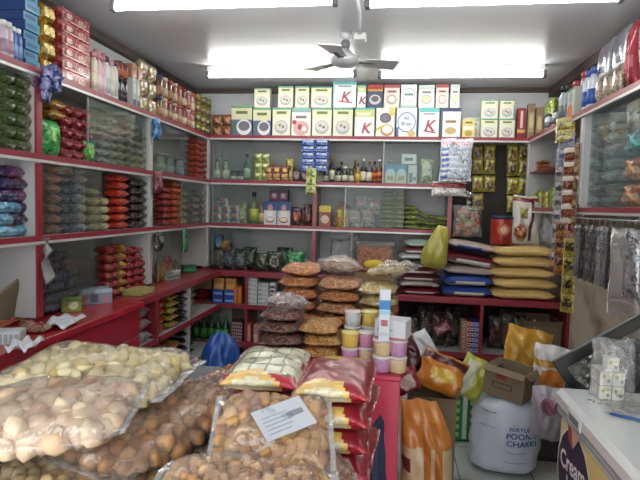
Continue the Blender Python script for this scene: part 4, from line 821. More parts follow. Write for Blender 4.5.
t = bottle('talc_bottle', .035, .17, mat('#b9a39a', .35), mat('#c7bdb6', .4), card('#a85a4a'), 'squat'); onz(t, 206, 268, 'pinkish bottle with a red label standing on the counter corner', 'bottle', dx=-.02, dy=.03)
t = bottle('talc_bottle', .03, .16, mat('#a8983a', .35), mat('#7a3a2a', .4), card('#8a4a2a'), 'squat'); onz(t, 198, 268, 'yellow bottle with a brown cap beside the pinkish bottle', 'bottle', dx=-.06, dy=.08)
pm = packet_mb(.08, .2, .05, '#2f6a44', [('e', .5, .5, .3, .3, '#4f8a5a')], seed=83); pm.xf(Matrix.Translation((0, 0, -.2)))
P_ = atx(184, 228, -1.70); place(T('sachet_bunch', pm), (-1.69, P_.y, P_.z), (0, 0, PI/2), label='green sachet bunch hanging over the far left worktop', cat='sachet bunch')
# ---- below the left worktop
def lowL(name, us, v, zb, rows, w, h, t_, c, its, lbl, g, seed, X=-1.68, jit=.1): columnL(name, us, v, zb, rows, w, h, t_, c, its, lbl, g, X=X, seed=seed, jit=jit)
lowL('onion_net_bag', (131,), 330, .5105, 3, .26, .17, .082, '#8f8482', [('e', .5, .5, .3, .25, foil('#a89c9a'))], 'greyish mauve bag under the left worktop, {r} of three', 'mauve bags', 91)
lowL('chips_packet', (150.5,), 320, .5105, 4, .13, .17, .062, '#a83a2a', [('e', .5, .5, .3, .25, foil('#c9702c'))], 'red-orange packet left of the red post under the worktop, {r}', 'red packets under the worktop', 92)
lowL('snack_packet', (135, 150), 365, .1505, (4, 4), .2, .17, .07, '#7a7a5a', [('e', .5, .5, .3, .25, foil('#5a7a3a'))], 'dull green packet on the lowest left shelf, {c}, {r}', 'dull green packets lowest left', 93)
lowL('snack_packet', (164,), 315, .5105, 5, .16, .17, .05, '#a8963c', [('e', .5, .5, .3, .25, foil('#6a4a2a'))], 'yellow packet right of the red post under the worktop, {r}', 'yellow packets under worktop', 94)
lowL('snack_packet', (174,), 312, .5105, 5, .17, .17, .05, '#2c2638', [('e', .5, .5, .3, .25, foil('#4a4060'))], 'dark purple packet under the worktop, {r}', 'purple packets under worktop', 95)
lowL('snack_packet', (183,), 308, .5105, 5, .15, .17, .05, '#9a9478', [('e', .5, .5, .3, .25, foil('#5a5a4a'))], 'cream packet left of the white upright under the worktop, {r}', 'cream packets under worktop', 96)
lowL('snack_packet', (166,), 355, .1505, 4, .18, .17, .06, '#b0702a', [('e', .5, .5, .3, .25, foil('#c9a02c'))], 'amber packet on the lowest left shelf, {r}', 'amber packets lowest left', 97)
lowL('snack_packet', (180,), 350, .1505, 5, .2, .17, .056, '#1f1d1f', [('e', .5, .5, .3, .25, foil('#3a3030'))], 'black packet on the lowest left shelf by the white upright, {r}', 'black packets lowest left', 98)
# ================================================================== RIGHT: board, sacks, right wall
def xB(u, v, Y): return aty(u, v, Y).x
# yellow packets on the dark board
t = packet('chips_packet', .104, .148, .035, '#b3a63e', [('e', .5, .42, .28, .26, foil('#8a6a44')), ('r', .15, .72, .85, .88, foil('#d8d08a'))], seed=101)
ti = packet('chips_packet', .104, .148, .035, '#a8923c', [('e', .5, .42, .28, .26, foil('#5a4a34')), ('r', .15, .72, .85, .88, foil('#c9b87a'))], seed=102)
YBd = 4.93
grid = [(478, (151, 164, 182, 200)), (489.5, (151, 164, 182)), (513, (151, 166, 184, 202)), (524, (151, 166, 184, 202))]
for ci, (u, vs_) in enumerate(grid):
    for r, v in enumerate(vs_):
        P_ = aty(u, v, YBd); z = P_.z-.06
        nm_ = ['left', 'second', 'third', 'right'][ci]
        place(t if (r+ci) % 3 else ti, (P_.x, YBd, z-.03), (0, (ci % 2-.5)*.06, 0), label=f'yellow chips packet on the dark board, {nm_} column, {ORD[r]} from the top', cat='chips packet', group='yellow chips packets on the dark board')
# sacks on the low counter
zk = ZK+.001
def sackx(w, d, t_, c, its, seed, crimp=None, nm='rice_sack'): return packet(nm, d, w, t_, mat(c, .45, .0, .25, .5, 22, .12), [tuple(list(i_[:-1])+[mat(i_[-1], .4, 0, .3)]) for i_ in its], pose='flat', seed=seed, nu=16, nv=24, crimp=mat(crimp, .4, 0, .2) if crimp else None, fl=.04)
ys_ = sackx(.54, .34, .082, '#c9a95c', [('e', .3+.2*i, .5, .05, .3, '#a8843a') for i in range(3)], 111, '#c9ab62', 'flour_sack')
def gold():
    m = mat('#d2b272', .32, .0, .4, .6, 26, .2); return m
ys_ = packet('pasta_sack', .34, .54, .086, gold(), pose='flat', seed=111, nu=16, nv=24, fl=.035, ex=6)
xa_, xb_ = xB(489, 290, 4.45), xB(553, 290, 4.45)
for r in range(5):
    place(ys_, ((xa_+xb_)/2+[0, .012, -.012, .008, 0][r], 4.53, zk+r*.089), (0, 0, [0, .03, -.03, .02, -.02][r]), label=f'golden yellow pasta sack, {lv(r,5)} of five on the low counter', cat='sack', group='golden sacks stack', scale=((xb_-xa_)/.54, 1, 1))
bl = sackx(.44, .34, .075, '#b9b4ac', [('r', .12, .0, .88, 1, '#1f3f8a')], 112, '#c9c6c0')
mr = sackx(.46, .34, .085, '#c6c2bc', [('r', .0, .0, 1, .9, '#6a1a26')], 113, '#6a1a26')
def sk(w, top, low_, t_=.08, d=.34, seed=1):
    """sack with a coloured upper face and pale underside seam"""
    key = ('sk', w, top, low_, seed)
    if key not in CACHE:
        mt = mat(top, .35, 0, .35, .6, 24, .3); ml = mat(low_, .45, 0, .2, .4, 24, .1)
        mb = packet_mb(d, w, t_, mt, pose='flat', seed=seed, nu=16, nv=24, fl=.03, wr=.6, ex=5)
        i2 = mb.mi(ml)
        for k, f in enumerate(mb.f):
            if sum(mb.v[i][2] for i in f)/len(f) < t_*.36: mb.m[k] = i2
        CACHE[key] = T('rice_sack', mb)
    return CACHE[key]
xc = (xB(440, 290, 4.5)+xB(490, 290, 4.5))/2; wd = xB(490, 290, 4.5)-xB(440, 290, 4.5)
g_ = 'blue sacks'
for r in range(2): place(sk(wd, '#1d3c86', '#c9c0b0', .088), (xc, 4.54, zk+r*.09), (0, 0, r*.05), label=f'blue and white sack, {["lower","upper"][r]} one, on the low counter left of the golden sacks', cat='sack', group=g_)
place(sk(.42, '#b9a8a4', '#b0a29c', .07, seed=3), (xc+.02, 4.56, zk+.181), (0, .03, .05), label='pale pinkish sack under the tilted maroon one', cat='sack')
place(sk(.44, '#5e1620', '#c9c4bc', .09, seed=4), (xc+.03, 4.545, zk+.262), (0, .13, 0), label='maroon and white sack tilted, upon the pale one left of the golden sacks', cat='sack')
place(sk(.38, '#b5a79a', '#1f3a8a', .07, seed=5), (xc+.03, 4.555, zk+.385), (0, .13, 0), label='white and blue sack on top of the maroon sack', cat='sack')
cl = [('#6a1a26', '#c9c4bc', 'maroon'), ('#b7aea8', '#6a2a30', 'pale brown'), ('#5e1a24', '#c9c4bc', 'dark maroon'), ('#6a3a36', '#d0ccc4', 'rust brown'), ('#5a6a5c', '#c9c9c4', 'grey green'), ('#c0c4c2', '#5a5f5c', 'white-grey'), ('#6a2f30', '#c9c4bc', 'brick red'), ('#7f9a8a', '#d0d4d0', 'mint green')]
xl_ = (xB(399, 290, 4.5)+xB(437, 290, 4.5))/2
for r, (a, b_, n_) in enumerate(cl):
    place(sk(.33 if r < 4 else .25, a, b_, .056, .30, seed=6), (xl_+[.02, .0, .01, -.01, -.05, -.04, -.02, .0][r], 4.53, zk+r*.057), (0, 0, [0, .05, -.04, .03, -.05, .06, 0, .04][r]), label=f'{n_} flat sack in the leftmost sack stack, {lv(r,8)}', cat='sack', group='leftmost stack of sacks')
# yellow bulging bag, clear rusk bag, tin, pouch
yb_ = packet_mb(.22, .35, .16, mat('#a39c40', .35, 0, .3, .5, 14, .12), nu=18, nv=20, seed=121, wr=.6, fl=.03)
for i, (x, y, z) in enumerate(yb_.v):
    k = 1-.62*max(0, min(1, (z-.12)/.23))**1.3-.35*max(0, (.06-z)/.06)**2; yb_.v[i] = (x*k+.03*max(0, z-.15)/.2, y*k, z)
place(T('yellow_bag', yb_), (xB(433, 250, 4.32), 4.29, aty(433, 268, 4.30).z), (0, .12, .1), label='bulging mustard yellow bag leaning on the sacks', cat='bag')
rk = MB(); rnd = random.Random(9)
for i in range(46): rk.lump((rnd.uniform(-.08, .08), rnd.uniform(-.035, .035), .03+rnd.random()*.2), .03, mat(['#a8683c', '#b9855a', '#8f9a5a', '#a85a3c'][i % 4], .6), rnd, (1, .5, .8))
fbm = packet_mb(.25, .27, .13, film('loose_film', .12, .1), nu=18, nv=20, seed=122, wr=1.6, fl=.03)
kn = MB().tube([(0, 0, .24), (.01, 0, .29), (-.01, 0, .32), (0, 0, .35), (.015, .0, .38)], [.07, .02, .012, .03, .045], film('loose_film', .2, .1))
Pz = aty(467, 237, 4.6)
place(T('rusk_bag', None, [T('rusks', rk, kind='stuff'), T('clear_film', fbm), T('knotted_neck', kn)]), (Pz.x, 4.62, Pz.z), (0, 0, 0), label='knotted clear bag of brown rusks on top of the sacks', cat='bag')
tn = MB(); tn.lathe([(.088, 0), (.09, .005), (.09, .21), (.088, .215)], mat('#9a2a22', .3, .1, .4, 0, 12, .3), 26)
tl = MB(); tl.lathe([(.092, .205), (.092, .228), (.086, .232)], mat('#1f2a4a', .4), 26)
te = MB().deco([('e', .5, .55, .36, .28, '#b9603a'), ('e', .5, .55, .2, .16, '#c9a89a')], -.07, .02, .14, .18, -.0905)
place(T('biscuit_tin', None, [T('can', tn), T('lid', tl), T('emblem', te)]), (xB(500.5, 245, 4.5), 4.50, zk+.449), label='red round tin with a navy lid on the golden sacks', cat='tin')
pp = packet_mb(.25, .40, .14, mat('#c2bdb4', .35, 0, .3, .6, 18, .12), [('r', .0, .86, 1, 1, '#8a2a34'), ('e', .3, .25, .22, .16, '#a8602c'), ('p', 0, 0) and ('r', .55, .1, .66, .9, '#6a2028'), ('r', .2, .55, .45, .75, '#9a9340')], nu=20, nv=24, seed=123, fl=.05)
place(T('flour_pouch', pp), (xB(524, 240, 4.48), 4.48, zk+.449), (0, .06, 0), label='white pouch with a dark red top and orange print on the golden sacks', cat='pouch')
wb = packet_mb(.19, .26, .15, film('milky_film', .75, .1), nu=18, nv=18, seed=124, wr=2)
place(T('white_bag', wb), (xB(547, 240, 4.55), 4.60, zk+.449), (0, 0, -.2), label='crumpled translucent white bag behind the white pouch', cat='bag')
# ------------------------------------------------------------------ below the low counter
bz = zb2+.0112
tb_ = [('#9a2430', 'red'), ('#2a4a9a', 'blue'), ('#b9a48a', 'cream')]
for c_ in range(4):
    for r in range(6):
        c, n_ = tb_[(2, 0, 1, 1)[c_]]
        k = ('tp', c)
        if k not in CACHE: CACHE[k] = carton('toothpaste_box', .042, .16, .042, c, [('r', .1, .15, .9, .8, '#c9c9c9' if c != '#b9a48a' else '#8a2a30'), ('r', .25, .3, .75, .65, c)])
        x = xB(463.5+c_*5, 340, 4.42); place(CACHE[k], (x, 4.48, bz+r*.0435), label=f'{n_} toothpaste carton under the low counter, {lr(c_,4)} column, {lv(r,6)}', cat='box', group='toothpaste cartons under the low counter')
for i, (u, h, c) in enumerate(((412, .27, '#2a2626'), (425, .34, '#34302e'), (439, .3, '#4a3c3a'), (452, .34, '#2c2c2a'))):
    place(packet('household_packet', .14, h, .1, c, [('e', .5, .5, .3, .2, foil('#6a5a58'))], seed=130+i), (xB(u, 330, 4.5), 4.55, bz), (0, 0, .2*i), label=f'dark packet under the low counter behind the bags, {lr(i,4)}', cat='packet', group='dark packets under the low counter')
place(packet('noodle_packet', .15, .09, .05, '#8a3a44', [('r', .1, .2, .9, .7, foil('#b98a8a'))], seed=135, pose='up'), (xB(446, 325, 4.38), 4.42, aty(446, 334, 4.38).z), (0, -.6, 0), label='pinkish red packet tilted among the dark packets under the low counter', cat='packet')
for i, (u, h) in enumerate(((497, .3), (508, .34), (520, .3))):
    place(packet('pulse_bag', .13, h, .11, '#3f3432', [('e', .5, .4, .35, .3, foil('#6a3a34')), ('r', .2, .7, .8, .9, foil('#5a5a58'))], seed=137+i), (xB(u, 335, 4.5), 4.58, bz), (0, 0, .2*i-.2), label=f'dark brown shiny bag, {lr(i,3)} of three left of the green bottle', cat='bag', group='dark brown bags under the low counter')
gbt = MB(); gbt.lathe([(.034, 0), (.036, .01), (.036, .13), (.028, .17), (.013, .2), (.012, .22)], mat('#1f6a34', .2, 0, .5), 16)
place(T('cleaner_bottle', None, [T('body', gbt), T('cap', MB().lathe([(.014, .22), (.012, .28), (.008, .3)], mat('#c9ccc9', .4), 12)), T('label_band', MB().lathe([(.0368, .04), (.0368, .1)], card('#5a9a5a'), 16))]), (xB(534, 340, 4.40), 4.42, bz), label='green cleaner bottle left of the cardboard box under the low counter', cat='bottle')
KB = mat('#7a6a54', .85, 0, 0, .1, 20, .06)
def openbox(w, d, h, its=(), flap=.07, m=KB, open_=True, fa=(.5, .5, .5, .5)):
    mb = MB(); th = .004
    mb.box(-w/2, w/2, -d/2, d/2, 0, th, m)
    mb.box(-w/2, w/2, -d/2, -d/2+th, th, h, m); mb.box(-w/2, w/2, d/2-th, d/2, th, h, m); mb.box(-w/2, -w/2+th, -d/2+th, d/2-th, th, h, m); mb.box(w/2-th, w/2, -d/2+th, d/2-th, th, h, m)
    mb.deco(its, -w/2, 0, w, h, -d/2)
    kids = [T('box_body', mb)]
    for k, a in enumerate(fa):
        f = MB(); L_ = w if k < 2 else d; f.box(-L_/2, L_/2, -.002, .002, 0, flap, m)
        if k < 2: f.xf(Matrix.Translation((0, (-d/2, d/2)[k], h)) @ Matrix.Rotation((a, -a)[k], 4, 'X'))
        else: f.xf(Matrix.Translation(((-w/2, w/2)[k-2], 0, h)) @ Matrix.Rotation(PI/2, 4, 'Z') @ Matrix.Rotation((-a, a)[k-2], 4, 'X'))
        kids.append(T('flap', f))
    return T('cardboard_box', None, kids)
place(openbox(.30, .3, .25, [('e', .55, .5, .14, .18, mat('#4f4334', .8)), ('e', .55, .5, .1, .12, KB)], .05, fa=(.5, .1, -.3, -.2)), (1.225, 4.56, bz), (0, 0, .03), label='large brown cardboard box with a dark oval mark under the low counter', cat='box')
# ------------------------------------------------------------------ RIGHT WALL top
def putR(t, u, v, zb, lb, cat, g=None, X=1.17, rz=0, rx=0): return place(t, (X, atx(u, v, X).y, zb), (rx, 0, -PI/2+rz), label=lb, cat=cat, group=g)
c, w = spanB(529, 543, 118, 4.7)
for i in range(2): place(cereal_t('brown', .062, .30-.03*i), (c-.035+.068*i, 4.74, ZT), label=f'brown tea box at the back right corner, {["left taller","right shorter"][i]} one', cat='box')
gb = packet('snack_pack', .16, .15, .09, '#8a9a3c', [('r', .2, .2, .8, .6, foil('#a8b85a'))], seed=141); 
dk_ = carton('dark_tin', .14, .1, .12, '#2f2c30', [('r', .1, .2, .9, .6, '#5a5a60')])
putR(dk_, 553, 112, ZT, 'dark tin on the right top shelf near the back corner', 'tin', X=1.20)
putR(gb, 553, 92, ZT+.121, 'lime green pack on top of the dark tin, right top shelf', 'pack', X=1.20)
for i, u in enumerate((549, 556)): putR(bottle('white_bottle', .028, .12, mat('#c6c8cc', .3), mat('#3a3a40', .4), card('#5a5a6a'), 'squat'), u, 118, ZT, f'small white bottle before the dark tin, {["left","right"][i]} one', 'bottle', 'small white bottles', X=1.13)
for i, (u, c, h) in enumerate(((563, '#c4c8c8', .26), (568, '#8f9a98', .24), (566, '#3a3f42', .3))): putR(bottle('shampoo_bottle', .028, h, mat(c, .3), mat('#1f1f24', .4), card('#70767a'), 'spray'), u, 105, ZT, f'{["white","grey","dark"][i]} shampoo bottle left of the white and orange box', 'bottle', X=1.14 if i < 2 else 1.21)
putR(carton('malt_drink_box', .14, .09, .2, '#b9bab2', [('e', .5, .7, .25, .2, '#8a9a8a'), ('e', .45, .25, .36, .24, '#c86a2c'), ('r', 0, .92, 1, 1, '#3a6a5a')]), 578, 100, ZT, 'white box with an orange blob on the right top shelf', 'box', X=1.17)
for i, u in enumerate((588, 593)): putR(bottle('cleaner_bottle', .03, .25, mat('#c6cad4', .3), mat('#3c5aa8', .4), card('#2f4f9c'), 'spray'), u, 90, ZT, f'white bottle with blue label and cap, {["left","right"][i]} of two', 'bottle', 'white and blue bottles', X=1.145)
for i, (u, c, nm_) in enumerate(((573, '#9a3a44', 'maroon'), (579, '#b04a54', 'pinkish red'), (587, '#c0343c', 'bright red'), (598, '#2f3a7a', 'navy'))):
    putR(bottle('spray_bottle', .035, .30+.025*(i == 2), mat('#a89aa0', .3), mat(c, .4), card(c), 'jar'), u, 75, ZT, f'tall bottle with a {nm_} cap behind the white and orange box', 'bottle', X=1.24)
t = packet('spice_packet', .11, .17, .05, '#8a7a64', [('e', .5, .5, .3, .25, foil('#6a4a3a'))], seed=143)
for i, u in enumerate((602, 610, 619)): putR(t, u, 85, ZT, f'tan foil packet before the tall silver packs, {lr(i,3)}', 'packet', 'tan foil packets', X=1.15)
t = packet('silver_pack', .17, .40, .1, mat('#b9babf', .25, .7, .3, .7, 22), [('r', .1, .35, .9, .5, mat('#d8d8dc', .3)), ('r', .1, .7, .9, .9, mat('#8f8a98', .3, .4))], seed=144, nu=14, nv=18)
t2 = packet('silver_pack', .09, .36, .09, mat('#8a2a34', .25, .3, .3, .7, 22), [('r', .1, .35, .9, .5, mat('#a8505a', .3))], seed=145, nu=14, nv=18)
putR(t, 610, 55, ZT, 'tall shiny silver pack on the right top shelf, left one', 'pack', X=1.22)
putR(t, 626, 50, ZT, 'tall shiny silver pack on the right top shelf, middle one', 'pack', X=1.22)
putR(t2, 637, 50, ZT, 'tall dark red pack beside the silver packs', 'pack', X=1.18)
putR(t, 652, 50, ZT, 'tall shiny silver pack at the right picture edge', 'pack', X=1.22)
# bay near the back
zi = zs+.009; zr = ZR+.0108
t = packet('spice_packet', .1, .09, .03, '#c07a34', [('r', .1, .2, .9, .6, foil('#d8a85a'))], seed=146, pose='flat')
for i in range(3): place(t, (1.2, 4.56, zi+i*.031), (0, 0, .1*i), label=f'orange packet on the short inner shelf, {lv(i,3)}', cat='packet', group='orange packets on the inner shelf')
t = packet('spice_packet', .1, .16, .05, '#8f9a3c', [('e', .5, .5, .3, .25, foil('#5a7a34'))], seed=147); t2 = packet('spice_packet', .1, .13, .05, '#b0a03c', [('e', .5, .5, .3, .25, foil('#a85a34'))], seed=148)
for i, u in enumerate((534, 540, 546, 552)): putR(t if i % 2 else t2, u, 200, zr, f'{["yellow","green","yellow","green"][i]} packet on the right shelf near the back corner, {lr(i,4)}', 'packet', 'right corner packets', X=1.17)
t = packet('spice_packet', .12, .2, .06, '#7f8a6a', [('e', .5, .5, .3, .25, foil('#a8a88a'))], seed=149)
for i, u in enumerate((556, 562, 569, 575)): putR(t, u, 190, zr, f'sage packet behind the hanging coffee sachets, {lr(i,4)}', 'packet', 'sage packets', X=1.26)
# hanging strips
def hang(t, u, v, X, lb, cat, g=None, rz=0, Y=None):
    P_ = atx(u, v, X); return place(t, (P_.x, P_.y, P_.z), (0, 0, -PI/2+rz), label=lb, cat=cat, group=g)
st1 = strip_t('coffee_sachet_strip', 9, .10, .088, '#70362a', [('r', .05, .52, .95, .97, mat('#c2b8ac', .35, .2, .3)), ('e', .5, .3, .25, .16, foil('#9a5a3c'))])
st2 = strip_t('sachet_strip', 8, .08, .095, '#8a8688', [('r', .1, .3, .9, .7, foil('#c9c8c8', .3)), ('e', .5, .2, .3, .12, foil('#4a4a50'))])
st3 = strip_t('sachet_strip', 7, .06, .1, '#7a5034', [('r', .1, .2, .9, .5, foil('#a8904c')), ('e', .5, .7, .3, .2, foil('#7a2f24'))])
st4 = strip_t('sachet_strip', 2, .17, .08, '#a0903c', [('r', .1, .2, .9, .5, foil('#c9c28a'))])
st5 = strip_t('sachet_strip', 2, .16, .1, '#8a8aa0', [('r', .1, .4, .9, .8, foil('#4a4a8a'))])
hang(st4, 566, 117, 1.075, 'yellow sachet pair hanging highest on the right shelf edge', 'sachet strip', rz=.5)
hang(st5, 567, 134, 1.085, 'greyish violet sachet pair hanging below the yellow pair', 'sachet strip', rz=.4)
hang(st2, 561, 148, 1.08, 'long silver-grey sachet strip, left of the brown coffee strip', 'sachet strip', rz=.5)
hang(st1, 571, 146, 1.07, 'long brown and cream coffee sachet strip hanging on the right', 'sachet strip', rz=.55)
hang(st3, 578, 142, 1.075, 'thin orange sachet strip right of the coffee strip', 'sachet strip', rz=.2)
st6 = strip_t('sachet_strip', 3, .09, .11, '#8a4e2c', [('r', .1, .2, .9, .5, foil('#a8783c')), ('e', .5, .7, .3, .2, foil('#3a2a24'))])
st7 = strip_t('sachet_strip', 4, .09, .11, '#968a34', [('r', .1, .3, .9, .5, foil('#3a3420')), ('e', .5, .7, .3, .1, foil('#2a2420'))])
hang(st6, 562, 222, 1.03, 'orange sachet strip hanging lowest beside the golden sacks', 'sachet strip', rz=.7)
hang(st7, 571, 238, 1.02, 'yellow and black sachet strip hanging below the coffee strip', 'sachet strip', rz=.7)
# big bay
t = packet('diaper_pack', .2, .16, .075, '#9aa4a6', [('r', .1, .3, .9, .6, foil('#c6ccce', .3))], seed=151, pose='flat')
for i, u in enumerate((604,)):
    for r in range(7): putR(t, u, 170, zr+r*.072, f'silvery white pack behind the right glass, {lv(r,7)} of the stack', 'pack', 'silvery packs behind right glass', X=1.24, rz=(r % 3-1)*.05)
t = packet('tissue_pack', .2, .16, .07, '#8f9a94', [('r', .1, .3, .9, .6, foil('#b0b8b4', .3))], seed=152, pose='flat')
for r in range(7): putR(t, 626, 170, zr+r*.072, f'grey-green pack behind the right glass, {lv(r,7)} of the stack', 'pack', 'grey-green packs behind right glass', X=1.26, rz=(r % 3-1)*.05)
t = packet('leaf_tea_pack', .1, .2, .07, '#5f7a44', [('e', .5, .5, .3, .25, foil('#8a9a5a'))], seed=153)
for i, u in enumerate((588, 594)): putR(t, u, 190, zr, f'green upright pack at the left of the right glass, {["left","right"][i]}', 'pack', 'green upright packs', X=1.22)
for r in range(3): putR(packet('snack_packet', .2, .13, .12, ['#b8622c', '#b8622c', '#1f8a8a'][r], [('r', .1, .3, .9, .6, foil('#c9a07a' if r < 2 else '#5ab0b0'))], seed=154, pose='up'), 640, 190, zr+r*.131, ['orange packet at the right picture edge, bottom', 'orange packet at the right picture edge, middle', 'teal packet at the right picture edge'][r], 'packet', X=1.2)
putR(packet('cream_packet', .16, .16, .1, '#a8927a', [('r', .1, .3, .9, .6, foil('#c9bca8'))], seed=155), 640, 125, zr+.394, 'cream packet on top of the teal packet at the right edge', 'packet', X=1.2)
# rod of hanging silver strips
yr_a, yr_b = 3.28, 1.75
rod = MB().tube([(1.06, yr_b, ZR-.05), (1.06, yr_a, ZR-.05)], .006, STEEL, 8)
for y in (yr_b+.05, (yr_a+yr_b)/2, yr_a-.05): rod.tube([(1.06, y, ZR-.05), (1.08, y, ZR-.045), (1.10, y, ZR-.0295)], .004, STEEL, 6)
place(T('hanging_rod', rod), (0, 0, 0), label='thin steel rod under the right glass shelving', cat='rod')
sv = [('#8f8f92', .6), ('#5a5a5c', .5), ('#3c3c3e', .4), ('#a8a8aa', .6), ('#6a6a6a', .5)]
us = [583, 588, 594, 600, 606, 611, 617, 623, 629, 636]
for i, u in enumerate(us):
    c, m_ = sv[(i*2) % 5]; big = i in (8,); h = .30+.05*((i*3) % 3)
    k = ('ss', c, big, round(h, 2))
    if k not in CACHE:
        pm = packet_mb(.17 if big else .09, .40 if big else h, .03, mat('#b9b6b0', .25, m_, .3, .8, 30) if big else foil(c, m_), [('r', .12, .08*q+.05, .88, .08*q+.07, mat('#8f8c8a', .3, .3)) for q in range(1, 11)] if big else [], nu=10, nv=26, seed=160+i, wr=1.4)
        pm.xf(Matrix.Translation((0, 0, -(.40 if big else h)-.02)))
        hk = MB().tube([(0, 0, -.03), (0, 0, .005), (.006, 0, .014), (0, 0, .02)], .002, STEEL, 6)
        CACHE[k] = T('sachet_strip', None, [T('silver_sachets', pm), T('hook', hk)])
    P_ = atx(u, 212, 1.045); nm_ = 'wide pale' if big else {'#8f8f92': 'light grey', '#5a5a5c': 'mid grey', '#3c3c3e': 'black-grey', '#a8a8aa': 'silver', '#6a6a6a': 'dull grey'}[c]
    place(CACHE[k], (1.045, P_.y, ZR-.065), (0, 0, -PI/2+.5), label=f'{nm_} sachet strip on the steel rod, {lr(i,len(us))}', cat='sachet strip', group='silver strips on the rod')
# ================================================================== CENTRE COUNTERS
def P_(u, v, Y): return aty(u, v, Y)
CZ = .79
RP = mat('#b92b48', .38, 0, .4, 0, 8, .04)
GT = mat('#8e959a', .12, .15, .5)
xr1 = -.075
mb = MB().box(-1.2, xr1, .55, 1.985, .0, CZ-.035, RP, .004)
place(T('shop_counter', None, [T('counter_body', mb), T('counter_top', MB().box(-1.21, xr1+.01, .54, 1.99, CZ-.034, CZ, GT, .004), label='smooth grey counter top')]), (0, 0, 0), label='red counter with a smooth grey top carrying the big snack bags in front', cat='counter')
bx0 = P_(255, 370, 2.02).x; bx1 = P_(400.5, 375, 2.0).x; BZ = P_(385, 375.5, 2.0).z
place(T('display_counter', None, [T('counter_body', MB().box(bx0, bx1, 2.0, 2.78, 0, BZ-.02, RP, .003)), T('counter_top', MB().box(bx0-.004, bx1+.003, 1.997, 2.784, BZ-.019, BZ, RP, .003))]), (0, 0, 0), label='pinkish red block counter carrying the stacked snack bags and tubs', cat='counter')
nv_ = packet_mb(.10, .42, .05, mat('#232a44', .8, bump=.5, scale=30), nu=12, nv=18, seed=201, wr=2, fl=.02); nv_.xf(Matrix.Translation((0, 0, -.42)))
place(T('navy_cloth', nv_), (xr1+.045, 1.62, .775), (0, 0, PI/2-.2), label='dark navy cloth hanging beside the counter under the red noodle packs', cat='cloth')
bz_ = BZ+.001
# stacks of clear bags with snacks
GR = {'orange': granule('#a85a2c', '#cc8448', '#dca870', 95), 'tan': granule('#a8683c', '#c98f60', '#e0b88c', 95), 'brown': granule('#4f2c26', '#7a4a40', '#a87e70', 95), 'gold': granule('#a06a26', '#cc9040', '#e0b26a', 110), 'cream': granule('#a88a4e', '#cdb77a', '#e0d3a4', 80), 'pale': granule('#a88468', '#c9ab90', '#e0cdb8', 60)}
def nstack(u, v, Y, grs, w, lbl, pitch=.056, d=.22, seed=210, base=None, dx=0):
    x = P_(u, v, Y).x+dx; n = len(grs); z = (base if base is not None else bz_)
    for r, gk in enumerate(grs):
        key = ('fb', gk, w, pitch, d, (seed+r) % 3)
        if key not in CACHE: CACHE[key] = filled_bag('namkeen_bag', w, d, pitch*1.0, GR[gk], seed=seed+(seed+r) % 3, pose='flat', fill='snack_filling', fl=.05)
        place(CACHE[key], (x+[0, .006, -.006, .004][r % 4], Y, z+r*pitch*1.01), (0, 0, [0, .06, -.05, .03, -.07][r % 5]), label=f'clear bag of {lbl[gk]} snacks, {lv(r,n)} of the {lbl["s"]} stack', cat='snack bag', group=f'{lbl["s"]} stack of snack bags')
nm = {'orange': 'orange-brown', 'tan': 'tan', 'brown': 'dark brown', 'gold': 'golden', 'cream': 'cream', 'pale': 'pale'}
xo = lambda u, Y: P_(u, 320, Y).x
nstack(301, 300, 2.60, ['orange']*6, .20, dict(nm, s='back left'), pitch=.059)
nstack(340, 300, 2.58, ['tan', 'orange', 'tan', 'orange', 'tan'], .215, dict(nm, s='back middle'), pitch=.059)
nstack(378, 300, 2.56, ['tan', 'gold', 'gold', 'cream', 'cream'], .19, dict(nm, s='back right'), pitch=.056)
nstack(283, 330, 2.20, ['brown']*4, .175, dict(nm, s='front left'), d=.24, pitch=.052)
nstack(322, 330, 2.24, ['gold']*3, .175, dict(nm, s='front middle'), d=.24, pitch=.05)
# flared open top bags
def flare_bag(w, h, t_, gk, seed):
    inner = packet_mb(w*.9, h*.55, t_*.85, GR[gk], nu=14, nv=14, seed=seed, pose='x', fl=.02, wr=1.4).xf(Matrix.Translation((0, 0, h*.29)))
    out = packet_mb(w*.95, h, t_, film('loose_film', .2, .12), nu=20, nv=24, seed=seed, wr=2, pose='x', fl=.35).xf(Matrix.Translation((0, 0, h/2)))
    return T('open_snack_bag', None, [T('snack_filling', inner, kind='stuff'), T('clear_film', out)])
place(flare_bag(.19, .24, .07, 'brown', 221), (P_(285, 310, 2.2).x, 2.29, bz_+4*.0526+.004), (PI/2-.15, 0, .1), label='clear bag of dark brown snacks with a flared film end on the front left stack', cat='snack bag', scale=(1, 1, 1))
place(flare_bag(.2, .28, .07, 'pale', 222), (P_(343, 285, 2.58).x, 2.72, bz_+5*.0596+.034), (PI/2-.2, 0, -.15), label='clear bag of pale snacks with a flared shiny end on the back middle stack', cat='snack bag')
place(flare_bag(.19, .28, .07, 'cream', 223), (P_(380, 285, 2.56).x, 2.68, bz_+5*.0566+.034), (PI/2-.25, 0, .5), label='clear bag of cream snacks with a wide flared film on the back right stack', cat='snack bag')
